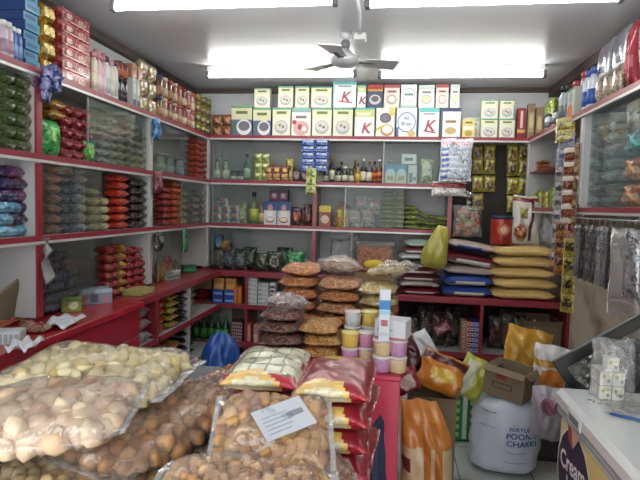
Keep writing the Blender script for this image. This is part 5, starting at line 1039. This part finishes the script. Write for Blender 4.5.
# tubs
def tub(c, lidc, n_='sweet_tub'):
    b = MB(); b.lathe([(.028, 0), (.033, .004), (.036, .05), (.036, .056)], mat(c, .35, 0, .4, .3, 60, .15), 18)
    l = MB(); l.lathe([(.038, .055), (.0385, .062), (.036, .066)], mat(lidc, .3, 0, .3), 18)
    return T(n_, None, [T('tub_body', b), T('lid', l)])
TC = {'yellow': '#d8bc5a', 'pink': '#c98aa8', 'cream': '#d0b890', 'white': '#c2c4c6', 'mauve': '#b98ab0'}
TT_ = {k: tub(c, '#cfc6c4' if k != 'yellow' else '#dccb7a') for k, c in TC.items()}
rows_ = [((350, 2.14), ('mauve', 'yellow')), ((366.5, 2.16), ('cream', 'pink')), ((352, 2.24), ('cream', 'pink', 'white')), ((369, 2.26), ('pink', 'cream', 'yellow'))]
nm_t = ['left front', 'second front', 'left rear', 'second rear']
for i, ((u, Y), cs) in enumerate(rows_):
    for r, c in enumerate(cs): place(TT_[c], (P_(u, 350, Y).x, Y, bz_+r*.067), label=f'{c} sweet tub, {lv(r,len(cs))} of the {nm_t[i]} column beside the golden bags', cat='tub', group='sweet tubs')
for i, (u, Y, cs) in enumerate(((382, 2.05, ('mauve', 'cream')), (399, 2.055, ('cream', 'mauve')))):
    for r, c in enumerate(cs): place(TT_[c], (P_(u, 350, Y).x-.004*(i == 1), Y, bz_+r*.067), label=f'{c} sweet tub, {lv(r,2)} of the {["left","right"][i]} column under the white box', cat='tub', group='sweet tubs')
zt = bz_+2*.067+.001
place(carton('white_box', .125, .1, .075, '#c9cbce', [('r', 0, 0, 1, .12, '#b06a78'), ('r', .1, .45, .3, .55, '#8a8f94'), ('r', .35, .45, .6, .52, '#9a9fa4')]), (P_(393, 330, 2.07).x, 2.075, zt), (0, 0, -.25), label='white box with a pink bottom edge on the right tubs', cat='box')
place(carton('toothpaste_box', .042, .035, .2, '#c9cdd2', [('r', .0, .62, 1, .8, '#2f7ab8'), ('r', .0, .5, 1, .6, '#8ac0d8'), ('r', .2, .3, .8, .45, '#a85a5a'), ('r', .1, .1, .9, .2, '#b9bcc0')]), (P_(385, 340, 1.985).x, 2.012-.004, zt-.067*1.0+.0+.0), (0, 0, .05), label='upright white and blue toothpaste box in front of the white box', cat='box') if False else None
place(carton('toothpaste_box', .045, .032, .21, '#c9cdd2', [('r', .0, .60, 1, .8, '#2f7ab8'), ('r', .0, .5, 1, .58, '#8ac0d8'), ('r', .2, .3, .8, .42, '#a85a5a'), ('r', .1, .1, .9, .18, '#b9bcc0')]), (P_(386, 320, 2.17).x-.0, 2.19, bz_), (0, 0, .05), label='upright white and blue toothpaste box beside the white box', cat='box') if False else None
place(carton('toothpaste_box', .042, .03, .2, '#c9cdd2', [('r', .0, .62, 1, .8, '#2f7ab8'), ('r', .0, .52, 1, .6, '#8ac0d8'), ('r', .2, .3, .8, .42, '#a85a5a'), ('r', .1, .1, .9, .18, '#b9bcc0')]), (P_(386, 330, 2.0).x-.008, 2.0+.006, zt), (0, 0, .05), label='upright white and blue toothpaste box standing on the tubs before the white box', cat='box')
# ------------------------------------------------------------------ noodle multipacks
def noodle(top, seed, w=.168, d=.27, t_=.056):
    m = foil('#9c1a2c', .12); top_m = [tuple(list(i_[:-1])+[mat(i_[-1], .3, 0, .4)]) for i_ in top]
    mb = packet_mb(d, w, t_, m, pose='x', seed=seed, nu=40, nv=34, fl=.07, wr=.7)
    mb.f = mb.f; its = top_m
    # front edge print: yellow/cream bowl picture band on the side that faces the viewer; printed top
    ym = mat('#d8b46a', .3, 0, .4, .3, 60, .3); cm = mat('#cfc7a8', .3, 0, .4, .4, 70, .5)
    for k, f in enumerate(mb.f):
        c = [sum(mb.v[i][q] for i in f)/len(f) for q in range(3)]; u = c[0]/d+.5; v = c[2]/w+.5; y = c[1]
        if y < -t_*.05:                                   # becomes the upper face
            for it in its:
                if it[0] == 'r' and it[1] <= v <= it[3] and it[2] <= u <= it[4]: mb.m[k] = mb.mi(it[5])
                elif it[0] == 'e' and ((v-it[1])/it[3])**2+((u-it[2])/it[4])**2 <= 1: mb.m[k] = mb.mi(it[5])
        if u < .2 and y > -t_*.46:                        # bowl picture on the end that faces the aisle
            hh = .5-y/t_; e1 = ((v-.4)/.38)**2+((hh-.35)/.58)**2; e2 = ((v-.42)/.30)**2+((hh-.35)/.42)**2
            if e2 < 1: mb.m[k] = mb.mi(cm)
            elif e1 < 1: mb.m[k] = mb.mi(ym)
    # local: x=depth(u), z=length(v), y=-up  ->  world: x=length, y=depth, z=up
    R = Matrix(((0, 0, 1, 0), (1, 0, 0, 0), (0, -1, 0, t_/2), (0, 0, 0, 1)))
    mb.xf(R); return mb
tpR = [('r', .06, .04, .94, .96, '#8a1f2e'), ('e', .5, .82, .30, .09, '#c9a83c'), ('e', .5, .5, .14, .06, '#c9a0a0'), ('e', .5, .5, .1, .04, '#8a1f2e'), ('r', .1, .04, .65, .14, '#d0b25a')]
tpL = [('r', .04, .04, .96, .96, '#c9c4a6')]+[('r', .08, .12+.16*k, .92, .15+.16*k, '#5f6a4a') for k in range(5)]+[('r', .12+.2*k, .12, .15+.2*k, .9, '#7a7f5a') for k in range(4)]+[('r', .0, .0, 1, .12, '#b02a3a')]
NR = T('noodle_pack', noodle(tpR, 231)); NLk = T('noodle_pack', noodle(tpL, 232, .185, .29))
xn = (P_(300, 385, 1.10).x+P_(368, 385, 1.10).x)/2; z = CZ+.001
for r in range(5):
    place(NR, (xn+[0, .008, -.006, .006, 0][r], 1.20, z+r*.057), (0, 0, [0, -.06, .05, -.04, 0][r]-.03), label=f'glossy red noodle multipack, {lv(r,5)} of the right stack on the counter', cat='noodle pack', group='right stack of red noodle packs')
xn2 = (P_(228, 385, 1.15).x+P_(296, 385, 1.15).x)/2-.004
for r in range(5):
    place(NLk if r == 4 else NR, (xn2+[0, .005, -.005, .004, .0][r], 1.24, z+r*.057), (0, 0, [.02, -.03, .05, -.03, .05][r]), label=(f'glossy red noodle multipack, {lv(r,5)} of the left stack behind the labelled bag' if r < 4 else 'pale checked noodle pack with red edges on top of the left stack'), cat='noodle pack', group='left stack of red noodle packs' if r < 4 else None)
# ================================================================== FOREGROUND SNACK BAGS
def env(u, v, T_):
    return T_/2*(max(0, 1-abs(v)**3.4)**.5)*(max(0, 1-abs(u)**3.5)**.5)
def snack_bag(L, W, T_, r, cols, seed, n, sq=(1, 1, .8), milky=.07, label_=None, gloss=.14, sx=.84, fl=.09):
    """big sealed bag lying flat: L left-right, W front-back"""
    rnd = random.Random(seed); pts = []; tries = 0; cell = {}
    while len(pts) < n and tries < n*60:
        tries += 1; a = rnd.uniform(-sx, sx); b = rnd.uniform(-.88, .88); e = env(b, a/.9, T_)-r*.95
        if e < 0: continue
        z = rnd.choice((-1, 1, 1))*e*rnd.uniform(.75, 1) if e > r*.5 else 0
        p = Vector((a*L/2, b*W/2, T_/2+z)); ok = True; kx, ky, kz = (int(p.x//(r*2)), int(p.y//(r*2)), int(p.z//(r*2)))
        for i in (-1, 0, 1):
            for j in (-1, 0, 1):
                for l in (-1, 0, 1):
                    for q in cell.get((kx+i, ky+j, kz+l), ()):
                        if (p-q).length < r*1.35: ok = False
        if not ok: continue
        cell.setdefault((kx, ky, kz), []).append(p); pts.append(p)
    mb = MB(); ms = [mat(c, .65, 0, .1, .25, 70, .12) for c in cols]
    for p in pts: mb.lump(p, r*rnd.uniform(.85, 1.12), rnd.choice(ms), rnd, sq)
    core = packet_mb(W*.86, L*.84, T_*.55, ms[0], nu=10, nv=12, seed=seed, pose='x', fl=.02)
    core.xf(Matrix.Translation((0, 0, T_/2)) @ Matrix.Rotation(-PI/2, 4, 'X') @ Matrix.Rotation(PI/2, 4, 'Y'))
    mb.add(core.v, core.f, ms[0], True)
    fb = packet_mb(W, L, T_*1.03, film('bag_film', milky*.95, gloss*.6, 17, '#ffffff', .09, .45), nu=40, nv=52, seed=seed, pose='x', fl=fl, wr=1.5)
    fb.xf(Matrix.Translation((0, 0, T_/2)) @ Matrix.Rotation(-PI/2, 4, 'X') @ Matrix.Rotation(PI/2, 4, 'Y'))
    kids = [T('snack_pieces', mb, kind='stuff'), T('clear_film', fb)]
    se = MB()
    for s in (-1, 1): se.box(s*L*.49-.005, s*L*.49+.005, -W*.45, W*.45, T_/2-.001, T_/2+.001, film('seal_film', .18, .12, 16))
    kids.append(T('heat_seal', se))
    if label_: kids.append(label_)
    return T('snack_bag', None, kids)
def bag(t, x, y, z, rx, ry, rz, lb): return place(t, (x, y, z), (rx, ry, rz), label=lb, cat='snack bag')
CR = ['#d8c48c', '#dccb9c', '#cdb678', '#e0d2a8']; BE = ['#d4b898', '#ccac8a', '#dcc4a4', '#c49c7a']; BR = ['#b08458', '#9c7048', '#bf9468', '#a97a4e']
T_ = .095
# lowest layer
bag(snack_bag(.44, .28, .075, .019, BR, 1, 240), -1.02, 1.14, CZ+.002, 0, 0, 1.5, 'clear bag of brown snack pieces lying lowest at the far left of the counter')
bag(snack_bag(.36, .24, .075, .012, ['#8a4f34', '#9a5f40', '#a86a44', '#7a4630'], 2, 420), -.46, 1.60, CZ+.002, 0, 0, 1.1, "clear bag of reddish brown snacks at the pile's back, near the grey counter edge")
bag(snack_bag(.36, .22, .09, .013, ['#8a6248', '#9a7050', '#7a5a48', '#a88060'], 3, 420, milky=.12), -.345, 1.22, CZ+.002, 0, 0, 1.35, 'crinkly clear bag of small dark brown snacks right of the pile')
bag(snack_bag(.34, .26, .09, .016, ['#c9a56a', '#bf9a5c', '#d4b47c', '#b98d50'], 4, 260), -.40, .96, CZ+.002, 0, 0, .25, 'clear bag of golden snack pieces low in the pile, centre left')
bag(snack_bag(.30, .40, .08, .019, ['#e0c89c', '#d8bc8c', '#e6d4b0', '#cfb080'], 5, 240), -.72, 1.03, CZ+.002, 0, 0, .05, 'clear bag of cream chips at the bottom left picture corner')
# second layer
bag(snack_bag(.50, .25, T_, .020, BR, 6, 260), -.53, 1.17, CZ+.083, 0, -.06, 1.22, 'clear bag of brown snacks with a long pale seal, slanting through the pile')
bag(snack_bag(.34, .22, .085, .014, ['#a8683c', '#9a5c34', '#b87a4c', '#8a5030'], 7, 340), -.43, 1.46, CZ+.085, 0, -.05, 1.2, 'clear bag of chestnut brown snacks under the right end of the top bag')
# third and fourth layer
bag(snack_bag(.42, .28, T_, .025, BE, 8, 150, gloss=.18), -.725, .985, CZ+.155, .08, -.12, .24, 'clear bag of big round beige puffs, second from the top at the left edge')
bag(snack_bag(.46, .29, .105, .021, CR, 9, 270, sq=(1.25, 1, .65)), -.735, 1.215, CZ+.165, .05, .0, .0, 'topmost clear bag of cream puffs at the left of the counter')
# bags in front of the noodle packs
def paper_label(w, h, loc, rot):
    mb = MB(); n = 6; mb.box(-w/2, w/2, -h/2, h/2, -.0006, .0006, mat('#b9bcc2', .5, 0, .2))
    for k in range(5): mb.box(-w*.4, w*(.05+.06*(k % 3)), -h*.35+k*h*.13, -h*.32+k*h*.13, .0006, .001, mat('#8f949c', .6))
    for k in range(12): mb.box(w*.08+k*w*.028, w*.08+k*w*.028+w*.012, -h*.05, h*.12, .0006, .001, mat('#3a3d44', .6))
    mb.xf(Matrix.Translation(loc) @ Matrix.Rotation(rot, 4, 'Z')); return T('paper_label', mb, label='white paper label with a barcode')
bag(snack_bag(.25, .19, .08, .0085, ['#b08068', '#a0705a', '#c09880', '#8f6450'], 10, 600), -.185, .955, CZ+.002, 0, 0, .1, 'clear bag of small pinkish nuts lowest before the red noodle packs')
bag(snack_bag(.25, .19, .08, .0085, ['#b58a70', '#a07058', '#c8a48c', '#946854'], 11, 600), -.175, .96, CZ+.086, 0, .03, .3, 'clear bag of small pinkish nuts under the labelled bag')
bag(snack_bag(.235, .19, .075, .0155, ['#c09458', '#c99c66', '#b28650', '#a87a5a'], 12, 170, label_=paper_label(.105, .075, (.018, -.0, .0815), .5)), -.225, .985, CZ+.180, .45, .05, .22, 'clear bag of golden dumplings with a white paper label, before the noodle packs')
bag(snack_bag(.30, .24, .09, .012, ['#c79a68', '#b98a58', '#d4ab7c', '#ab7c4c'], 13, 520), -.225, .745, CZ+.150, .04, 0, .05, 'clear bag of tan crumbly snacks at the bottom centre of the picture')
bag(snack_bag(.30, .24, .072, .012, ['#c79a68', '#b98a58', '#d4ab7c', '#ab7c4c'], 14, 420), -.22, .735, CZ+.076, 0, 0, 0, 'clear bag of tan snacks directly underneath the bottom centre bag')
bag(snack_bag(.30, .24, .072, .012, ['#c79a68', '#b98a58', '#d4ab7c', '#ab7c4c'], 15, 300), -.225, .735, CZ+.002, 0, 0, .03, 'clear bag of tan snacks lowest at the bottom centre')
# ================================================================== FLOOR STOCK
# blue carrier bag in the aisle
mb = packet_mb(.30, .58, .26, mat('#1f4f9c', .35, 0, .3, .6, 14, .15), nu=20, nv=24, seed=301, wr=1.2, fl=.03)
for i, (x, y, z) in enumerate(mb.v):
    q_ = min(1, max(0, (z-.30)/.28)); s = math.sqrt(max(.03, 1-q_**2.2)); mb.v[i] = (x*s, y*s, z*.93)
place(T('carrier_bag', mb), (aty(221, 360, 3.5).x, 3.5, .002), label='bulging blue plastic bag standing on the floor behind the grey counter', cat='bag')
# orange flour bag
mb = packet_mb(.25, .56, .17, mat('#c77f3c', .35, 0, .35, .6, 16, .15), [('r', .0, .0, 1, .66, mat('#c9b08a', .4, 0, .3, .3, 20, .05)), ('r', .42, .0, .58, .85, mat('#b06a28', .35, 0, .3)), ('r', .66, .0, .78, .85, mat('#b06a28', .35, 0, .3)), ('p', 0, 0) and ('e', .1, .5, .09, .06, mat('#6a2a20', .4)), ('r', .1, .3, .3, .36, mat('#a08a68', .4))], nu=28, nv=34, seed=302, wr=1, fl=.04)
for i, (x, y, z) in enumerate(mb.v):
    k = max(0, (z-.38)/.18); mb.v[i] = (x-k*.05-x*.35*k, y*(1-.3*k), z)
place(T('flour_bag', mb), (aty(427, 440, 2.42).x, 2.42, .002), label='orange and cream flour bag standing right of the pinkish red counter', cat='bag')
place(openbox(.24, .24, .48, (), .05, fa=(1.2, .1, -.2, .3)), (aty(431, 410, 2.75).x, 2.78, .002), label='tall plain brown cardboard box behind the orange flour bag', cat='box')
# heap of bags on the box
def soft(w, h, t_, col, its, seed, **k): return packet('plastic_bag', w, h, t_, mat(col, .35, 0, .35, .6, 16, .12), its, seed=seed, nu=20, nv=24, wr=1.4, **k)
M_ = lambda c: mat(c, .35, 0, .35, .5, 18, .1)
def at3(t, u, v, Y, rot, lb, cat='bag', g=None): p = aty(u, v, Y); return place(t, (p.x, Y, p.z), rot, label=lb, cat=cat, group=g)
at3(soft(.25, .20, .1, '#c0762c', [('r', .0, .72, 1, 1, M_('#4a1a1c')), ('e', .5, .4, .3, .2, M_('#d8b04a')), ('r', 0, 0, 1, .1, M_('#c9c0b0'))], 311), 436, 391, 2.72, (-.5, .35, .0), 'orange bag with a maroon top lying on the tall cardboard box')
at3(soft(.22, .22, .1, '#4a1a20', [('r', .0, .86, 1, 1, M_('#c9c0b8')), ('r', .05, .1, .4, .4, M_('#a85a2a'))], 312), 412, 374, 2.85, (-.3, -.5, .2), 'dark maroon bag with a white edge behind the tubs')
at3(soft(.13, .26, .07, '#b9bcc0', [], 313), 440, 375, 2.86, (-.2, -.6, 0), 'white rolled bag leaning over the maroon bags')
at3(soft(.13, .13, .08, '#8a2a30', [('e', .5, .5, .3, .3, M_('#c9b0a8'))], 314), 411, 392, 2.62, (0, -.4, .2), 'small dark red bag against the side of the tubs counter')
at3(soft(.18, .24, .1, '#a8a83c', [('r', .1, .1, .5, .9, M_('#c2c4a8'))], 315), 462, 396, 3.0, (-.1, .45, 0), 'yellow-green bag between the tall box and the white sack')
# prop below yellow-green: green pack
gm = MB(); gm.box(-.085, .085, -.06, .06, 0, .34, mat('#1f7a3c', .35, 0, .35, .2, 20, .1), .015)
gm.deco([('r', .42, .06, .58, .94, card('#c0ccc0'))]+[('r', .12, .1+.15*k, .3, .18+.15*k, card('#8ac06a')) for k in range(5)]+[('r', .68, .1+.15*k, .88, .17+.15*k, card('#a8c9a0')) for k in range(5)], -.085, 0, .17, .34, -.06)
gp_ = atz(463, 443, 0); place(T('green_pack', gm), (gp_.x, gp_.y+.07, .002), (0, 0, .08), label='tall green and white pack standing on the floor left of the white sack', cat='pack')
place(carton('cardboard_box', .2, .2, .30, KB), (gp_.x+.0, gp_.y+.27, .002), label='low brown box behind the green and white pack', cat='box')
# white sack
SM = mat('#c3c9d4', .5, 0, .15, .5, 14, .05)
n1, n2 = 40, 26; vs = []; fs = []
for j in range(n2+1):
    t = j/n2; z = .41*t
    rx = .185*(1-.35*(1-min(1, t/.12))**2)*(1-.10*max(0, t-.5)*2) + .004*math.sin(t*21); ry = .155*(1-.35*(1-min(1, t/.12))**2)*(1-.12*max(0, t-.5)*2)
    if t > .9: s = 1-((t-.9)/.1)**2*.35; rx *= s; ry *= s
    for i in range(n1):
        a = 2*PI*i/n1; w_ = 1+.03*math.sin(5*a+6*t)+.02*math.sin(11*a-9*t); c_, s_ = math.cos(a), math.sin(a)
        q = 2.6; rr_ = (abs(c_)**q+abs(s_)**q)**(-1/q)
        vs.append((rx*c_*w_*rr_+.02*t, ry*s_*w_*rr_, z+.01*math.sin(3*a)*t))
for j in range(n2):
    for i in range(n1): fs.append((j*n1+i, j*n1+(i+1) % n1, (j+1)*n1+(i+1) % n1, (j+1)*n1+i))
fs.append(list(range(n1))[::-1]); fs.append([n2*n1+i for i in range(n1)])
sk_ = MB().add(vs, fs, SM, True)
def wrap_text(mb, items, rx=.186, ry=.157, dx=.0):
    """lettering that follows the sack's rounded front"""
    q = 2.6
    for txt, s0, z0, hgt, m in items:
        tv, tf = text_mesh(txt); out = []
        for a, b in tv:
            s = s0+a*hgt; z = z0+b*hgt; ang = -PI/2+s/.17; c_, s_ = math.cos(ang), math.sin(ang); rr_ = (abs(c_)**q+abs(s_)**q)**(-1/q); t = z/.41
            k = (1-.10*max(0, t-.5)*2); w_ = 1+.03*math.sin(5*ang+6*t)+.02*math.sin(11*ang-9*t)
            out.append((rx*c_*rr_*k*w_*1.012+.02*t, ry*s_*rr_*k*w_*1.012-.003, z))
        mb.add(out, tf, m)
BLm = mat('#24508c', .6); GRm = mat('#a08a90', .6)
tx = MB(); wrap_text(tx, [('FORTUNE', .07, .262, .028, BLm), ('POONA', .07, .222, .042, BLm), ('CHAKKI', .075, .182, .042, BLm)])
for s0, s1, z0, z1_ in ((.0, .10, .09, .094), (.0, .10, .145, .149), (-.14, -.06, .27, .274), (-.14, -.06, .35, .354)):
    tx2 = []; 
    for s in [s0+(s1-s0)*i/10 for i in range(11)]:
        for z in (z0, z1_):
            ang = -PI/2+s/.17; c_, q = math.cos(ang), 2.6; s_ = math.sin(ang); rr_ = (abs(c_)**q+abs(s_)**q)**(-1/q); t = z/.41; k = (1-.10*max(0, t-.5)*2); w_ = 1+.03*math.sin(5*ang+6*t)+.02*math.sin(11*ang-9*t)
            tx2.append((.186*c_*rr_*k*w_*1.012+.02*t, .157*s_*rr_*k*w_*1.012-.003, z))
    tx.add(tx2, [(2*i, 2*i+2, 2*i+3, 2*i+1) for i in range(10)], BLm if z0 > .3 else GRm)
sp = atz(506, 478, 0)
place(T('flour_sack', None, [T('sack', sk_), T('printed_lettering', tx, label='blue printed lettering')]), (sp.x, sp.y+.15, .002), (0, 0, -.12), label='big white flour sack with blue lettering standing on the floor', cat='sack')
cbx = openbox(.225, .18, .165, [('r', .22, .3, .72, .5, mat('#3f3a30', .8)), ('r', .25, .33, .69, .47, KB), ('r', .3, .62, .55, .8, mat('#8a3a30', .8))], .04, fa=(2.3, 2.2, -2.4, 2.3))
place(cbx, (sp.x+.015, sp.y+.12, .425), (0, .08, -.6), label='small brown carton with printed marks sitting on the white flour sack', cat='box')
# golden bag and white-orange bags
at3(soft(.28, .36, .16, '#b98a2c', [], 321), 519, 385, 3.35, (-.2, .2, 0), 'golden yellow bag behind the carton on the white sack')
at3(soft(.22, .30, .14, '#c0bcbc', [('r', .2, .3, .8, .6, M_('#c9782c')), ('r', .0, .62, .6, .74, M_('#b0802c'))], 322), 547, 398, 3.0, (0, .12, -.2), 'white and orange bag between the carton and the freezer')
at3(soft(.16, .28, .13, '#9a949a', [('e', .5, .7, .25, .15, M_('#8a5a6a'))], 323), 546, 440, 2.75, (0, 0, -.2), 'greyish mauve bag standing between the white sack and the freezer')
cz = atz(541, 478, 0)
place(carton('dark_crate', .2, .3, .30, mat('#2f2c2a', .6), [('r', .1, .82, .9, .95, mat('#a8a03c', .5)), ('r', .1, .1, .9, .7, mat('#3f3a36', .6))]), (cz.x+.09, cz.y+.35, .002), (0, 0, 0), label='dark crate with a yellow strip beside the freezer on the floor', cat='crate')
# ------------------------------------------------------------------ freezer
fz = .86; c0 = atz(555, 386, fz); fy1 = c0.y; fx0 = c0.x; fy0 = 1.17; fx1 = 1.40
FWt = mat('#c9ccca', .3, 0, .3, 0, 8, .03); FG = mat('#8f9492', .4)
def side_mat():
    m, nt, b = _new('freezer_side_print'); N = nt.nodes.new; L = nt.links.new
    tc = N('ShaderNodeTexCoord'); gr = N('ShaderNodeTexGradient'); gr.gradient_type = 'SPHERICAL'; mp = N('ShaderNodeMapping')
    mp.inputs['Location'].default_value = (0, -fy1*2.2+.55, -1.15); mp.inputs['Scale'].default_value = (.0, 2.2, 2.0)
    L(tc.outputs['Object'], mp.inputs['Vector']); L(mp.outputs['Vector'], gr.inputs['Vector'])
    mx = N('ShaderNodeMix'); mx.data_type = 'RGBA'; mx.inputs['A'].default_value = lin('#cfd0b8'); mx.inputs['B'].default_value = lin('#c9ae2c'); L(gr.outputs['Fac'], mx.inputs['Factor'])
    L(mx.outputs['Result'], b.inputs['Base Color']); b.inputs['Roughness'].default_value = .35; return m
body = MB().box(fx0+.02, fx1-.02, fy0+.02, fy1-.015, .06, fz-.085, FWt, .01)
sp_ = MB().box(fx0+.017, fx0+.0195, fy0+.035, fy1-.03, .08, fz-.1, side_mat())
lid = MB().box(fx0, fx1, fy0, fy1, fz-.062, fz, FWt, .016)
rim = MB().box(fx0+.008, fx1-.008, fy0+.008, fy1-.008, fz-.084, fz-.064, FG, .004)
hd = MB().box(fx0-.008, fx0-.0005, fy1-.27, fy1-.16, fz-.05, fz-.014, mat('#b9bcba', .4), .004); hd.box(fx0-.0085, fx0-.0081, fy1-.255, fy1-.175, fz-.042, fz-.022, mat('#6a6e6c', .5))
lk = MB(); lk.lathe([(.012, 0), (.012, .004), (.008, .005)], CHROME, 14, cx=fx0+.07, cy=fy1-.13, z=fz)
lg = MB(); NV = mat('#1c2340', .4); WH = mat('#d8dade', .4)
# local print frame: x to the viewer's right = -Y
lgx = -(.5*(fy1+fy0))
items = [('e', .5, .5, .5, .5, WH), ('e', .5, .5, .47, .48, NV), ('p', [(.5, .80), (.72, .98), (.62, 1.12), (.42, 1.08), (.38, .92)], mat('#b9a08a', .5)), ('p', [(.36, .86), (.5, .80), (.46, 1.0), (.36, 1.02)], mat('#9a3a34', .5)),
         ('t', 'Cream', .50, .62, .27, WH), ('t', 'bell', .54, .38, .30, WH), ('e', .45, .15, .12, .1, mat('#a83a34', .5)), ('e', .55, .12, .1, .08, mat('#c9b9a0', .5))]
lg.deco(items, -.15, 0, .30, .30, 0)
lg.xf(Matrix.Translation((fx0+.0165, fy1-.185, .475)) @ Matrix.Rotation(-PI/2, 4, 'Z') @ Matrix.Rotation(-.12, 4, 'Y'))
kids = [T('body', body), T('side_print', sp_), T('logo', lg, label='navy oval logo reading Cream bell'), T('lid', lid), T('rim', rim), T('handle', hd), T('lock', lk)]
for sx in (fx0+.08, fx1-.08):
    for sy in (fy0+.08, fy1-.08): kids.append(T('caster', MB().lathe([(.02, 0), (.024, .02), (.024, .05), (.012, .06)], BLK, 10, cx=sx, cy=sy)))
place(T('chest_freezer', None, kids), (0, 0, 0), label='white chest freezer with yellow side print and navy oval logo', cat='freezer')
fzt = fz+.001
# film-wrapped small boxes
t = carton('small_box', .036, .04, .045, '#c6c6bd', [('e', .3, .65, .16, .14, '#a8a24a'), ('e', .7, .35, .16, .14, '#8a8a80'), ('e', .7, .75, .1, .09, '#c9b83c')])
ys2 = carton('x', .04, .04, .045, '#c9b434')
q = atz(613, 402, fz)
k = 0
for r in range(3):
    for i in range(2):
        if r == 2 and i == 1: continue
        for d_ in range(2 if r < 2 else 1):
            place(t, (q.x-.02+i*.038+(.018 if r == 2 else 0), q.y+.03+d_*.042, fzt+r*.046), (0, 0, 0), label=f'small white box with yellow dots on the freezer, {["bottom","middle","top"][r]} layer, {["left","right"][i] if r<2 else "single"}{"" if d_==0 else ", rear row"}', cat='box', group='film-wrapped small boxes on the freezer')
wf = packet_mb(.13, .19, .11, film('loose_film', .10, .12), nu=18, nv=20, seed=331, wr=1.8, fl=.03)
place(T('shrink_wrap', wf), (q.x+.012, q.y+.05, fzt), label='loose clear wrap around the small boxes on the freezer', cat='wrap')
pn = atz(628, 420, fz)
place(T('pen', None, [T('barrel', MB().tube([(-.055, 0, 0), (.04, 0, 0)], .0045, mat('#27528f', .35), 10)), T('tip', MB().tube([(-.07, 0, 0), (-.055, 0, 0)], [.001, .004], STEEL, 8))]), (pn.x+.01, pn.y, fzt+.005), (0, 0, -.5), label='blue pen lying on the freezer lid', cat='pen')
place(T('clear_pouch', paper(.12, .1, 77, .006).__class__().add(*(lambda m: (m.v, m.f, film('loose_film', .10, .12), True))(paper(.13, .11, 77, .006)))), (atz(628, 410, fz).x, atz(628, 410, fz).y, fzt), (0, 0, .3), label='clear plastic pouch lying near the pen on the freezer lid', cat='pouch')
# ------------------------------------------------------------------ table with silver packets and leaning black-framed glass
ty0, ty1 = 1.95, 2.45; tz = .72; tx0 = .78
DKW = mat('#2a2728', .5)
place(T('dark_table', None, [T('table_top', MB().box(tx0, 1.38, ty0, ty1, tz-.025, tz, DKW, .003))]+[T('leg', MB().box(x-.02, x+.02, y-.02, y+.02, 0, tz-.026, DKW)) for x in (tx0+.03, 1.34) for y in (ty0+.03, ty1-.03)]), (0, 0, 0), label='dark table behind the freezer under the silver packets', cat='table')
rnd = random.Random(12)
tA = packet('silver_packet', .13, .17, .04, mat('#1c1c1f', .2, .3, .4, .9, 24, .3), [('e', .5, .5, .3, .25, mat('#8f8f92', .25, .5, .3, .8, 24))], seed=341, pose='flatd')
tB = packet('silver_packet', .13, .17, .04, mat('#8f8f92', .15, .8, .4, .9, 24, .2), [('e', .5, .5, .3, .25, mat('#3a3a3c', .25, .5, .3, .8, 24))], seed=342, pose='flatd')
wd_ = ['left', 'second', 'third', 'right']
for r in range(8):
    for i in range(4):
        x = tx0+.08+i*.14
        if r*.042 > .10+(i+.8)*.05: continue
        for y, yn in ((2.05, 'front'), (2.28, 'back')):
            b_ = (r*2+i+(yn == 'back')) % 2
            place(tB if b_ else tA, (x, y, tz+.001+r*.042), (0, 0, rnd.uniform(-.12, .12)), label=f'{["dark grey","bright silver"][b_]} packet on the dark table, {wd_[i]} heap, {yn} row, {ORD[r]} from the bottom', cat='packet', group='silver packets on the dark table')
a = aty(552, 362, 1.90); b = aty(650, 308, 1.90)
L_ = math.hypot(b.x-a.x, b.z-a.z); an = math.atan2(b.z-a.z, b.x-a.x); FRM = mat('#141314', .35, 0, .3)
fr = MB(); fr.box(0, L_+.15, -.012, .012, -.04, 0, FRM, .004); fr.box(0, L_+.15, -.012, .012, -.335, -.30, FRM, .004); fr.box(0, .032, -.011, .011, -.301, -.034, FRM, .003); fr.box(L_+.118, L_+.15, -.011, .011, -.301, -.034, FRM, .003)
place(T('framed_glass', None, [T('black_frame', fr), T('glass_pane', MB().box(.03, L_+.12, -.002, .002, -.302, -.033, film('case_glass', .03, .03, 0, '#e2e6e6', .03, .3)))]), (a.x, 1.90, a.z), (-.0, -an, 0), label='black-framed glass pane leaning slantwise behind the freezer', cat='glass pane')
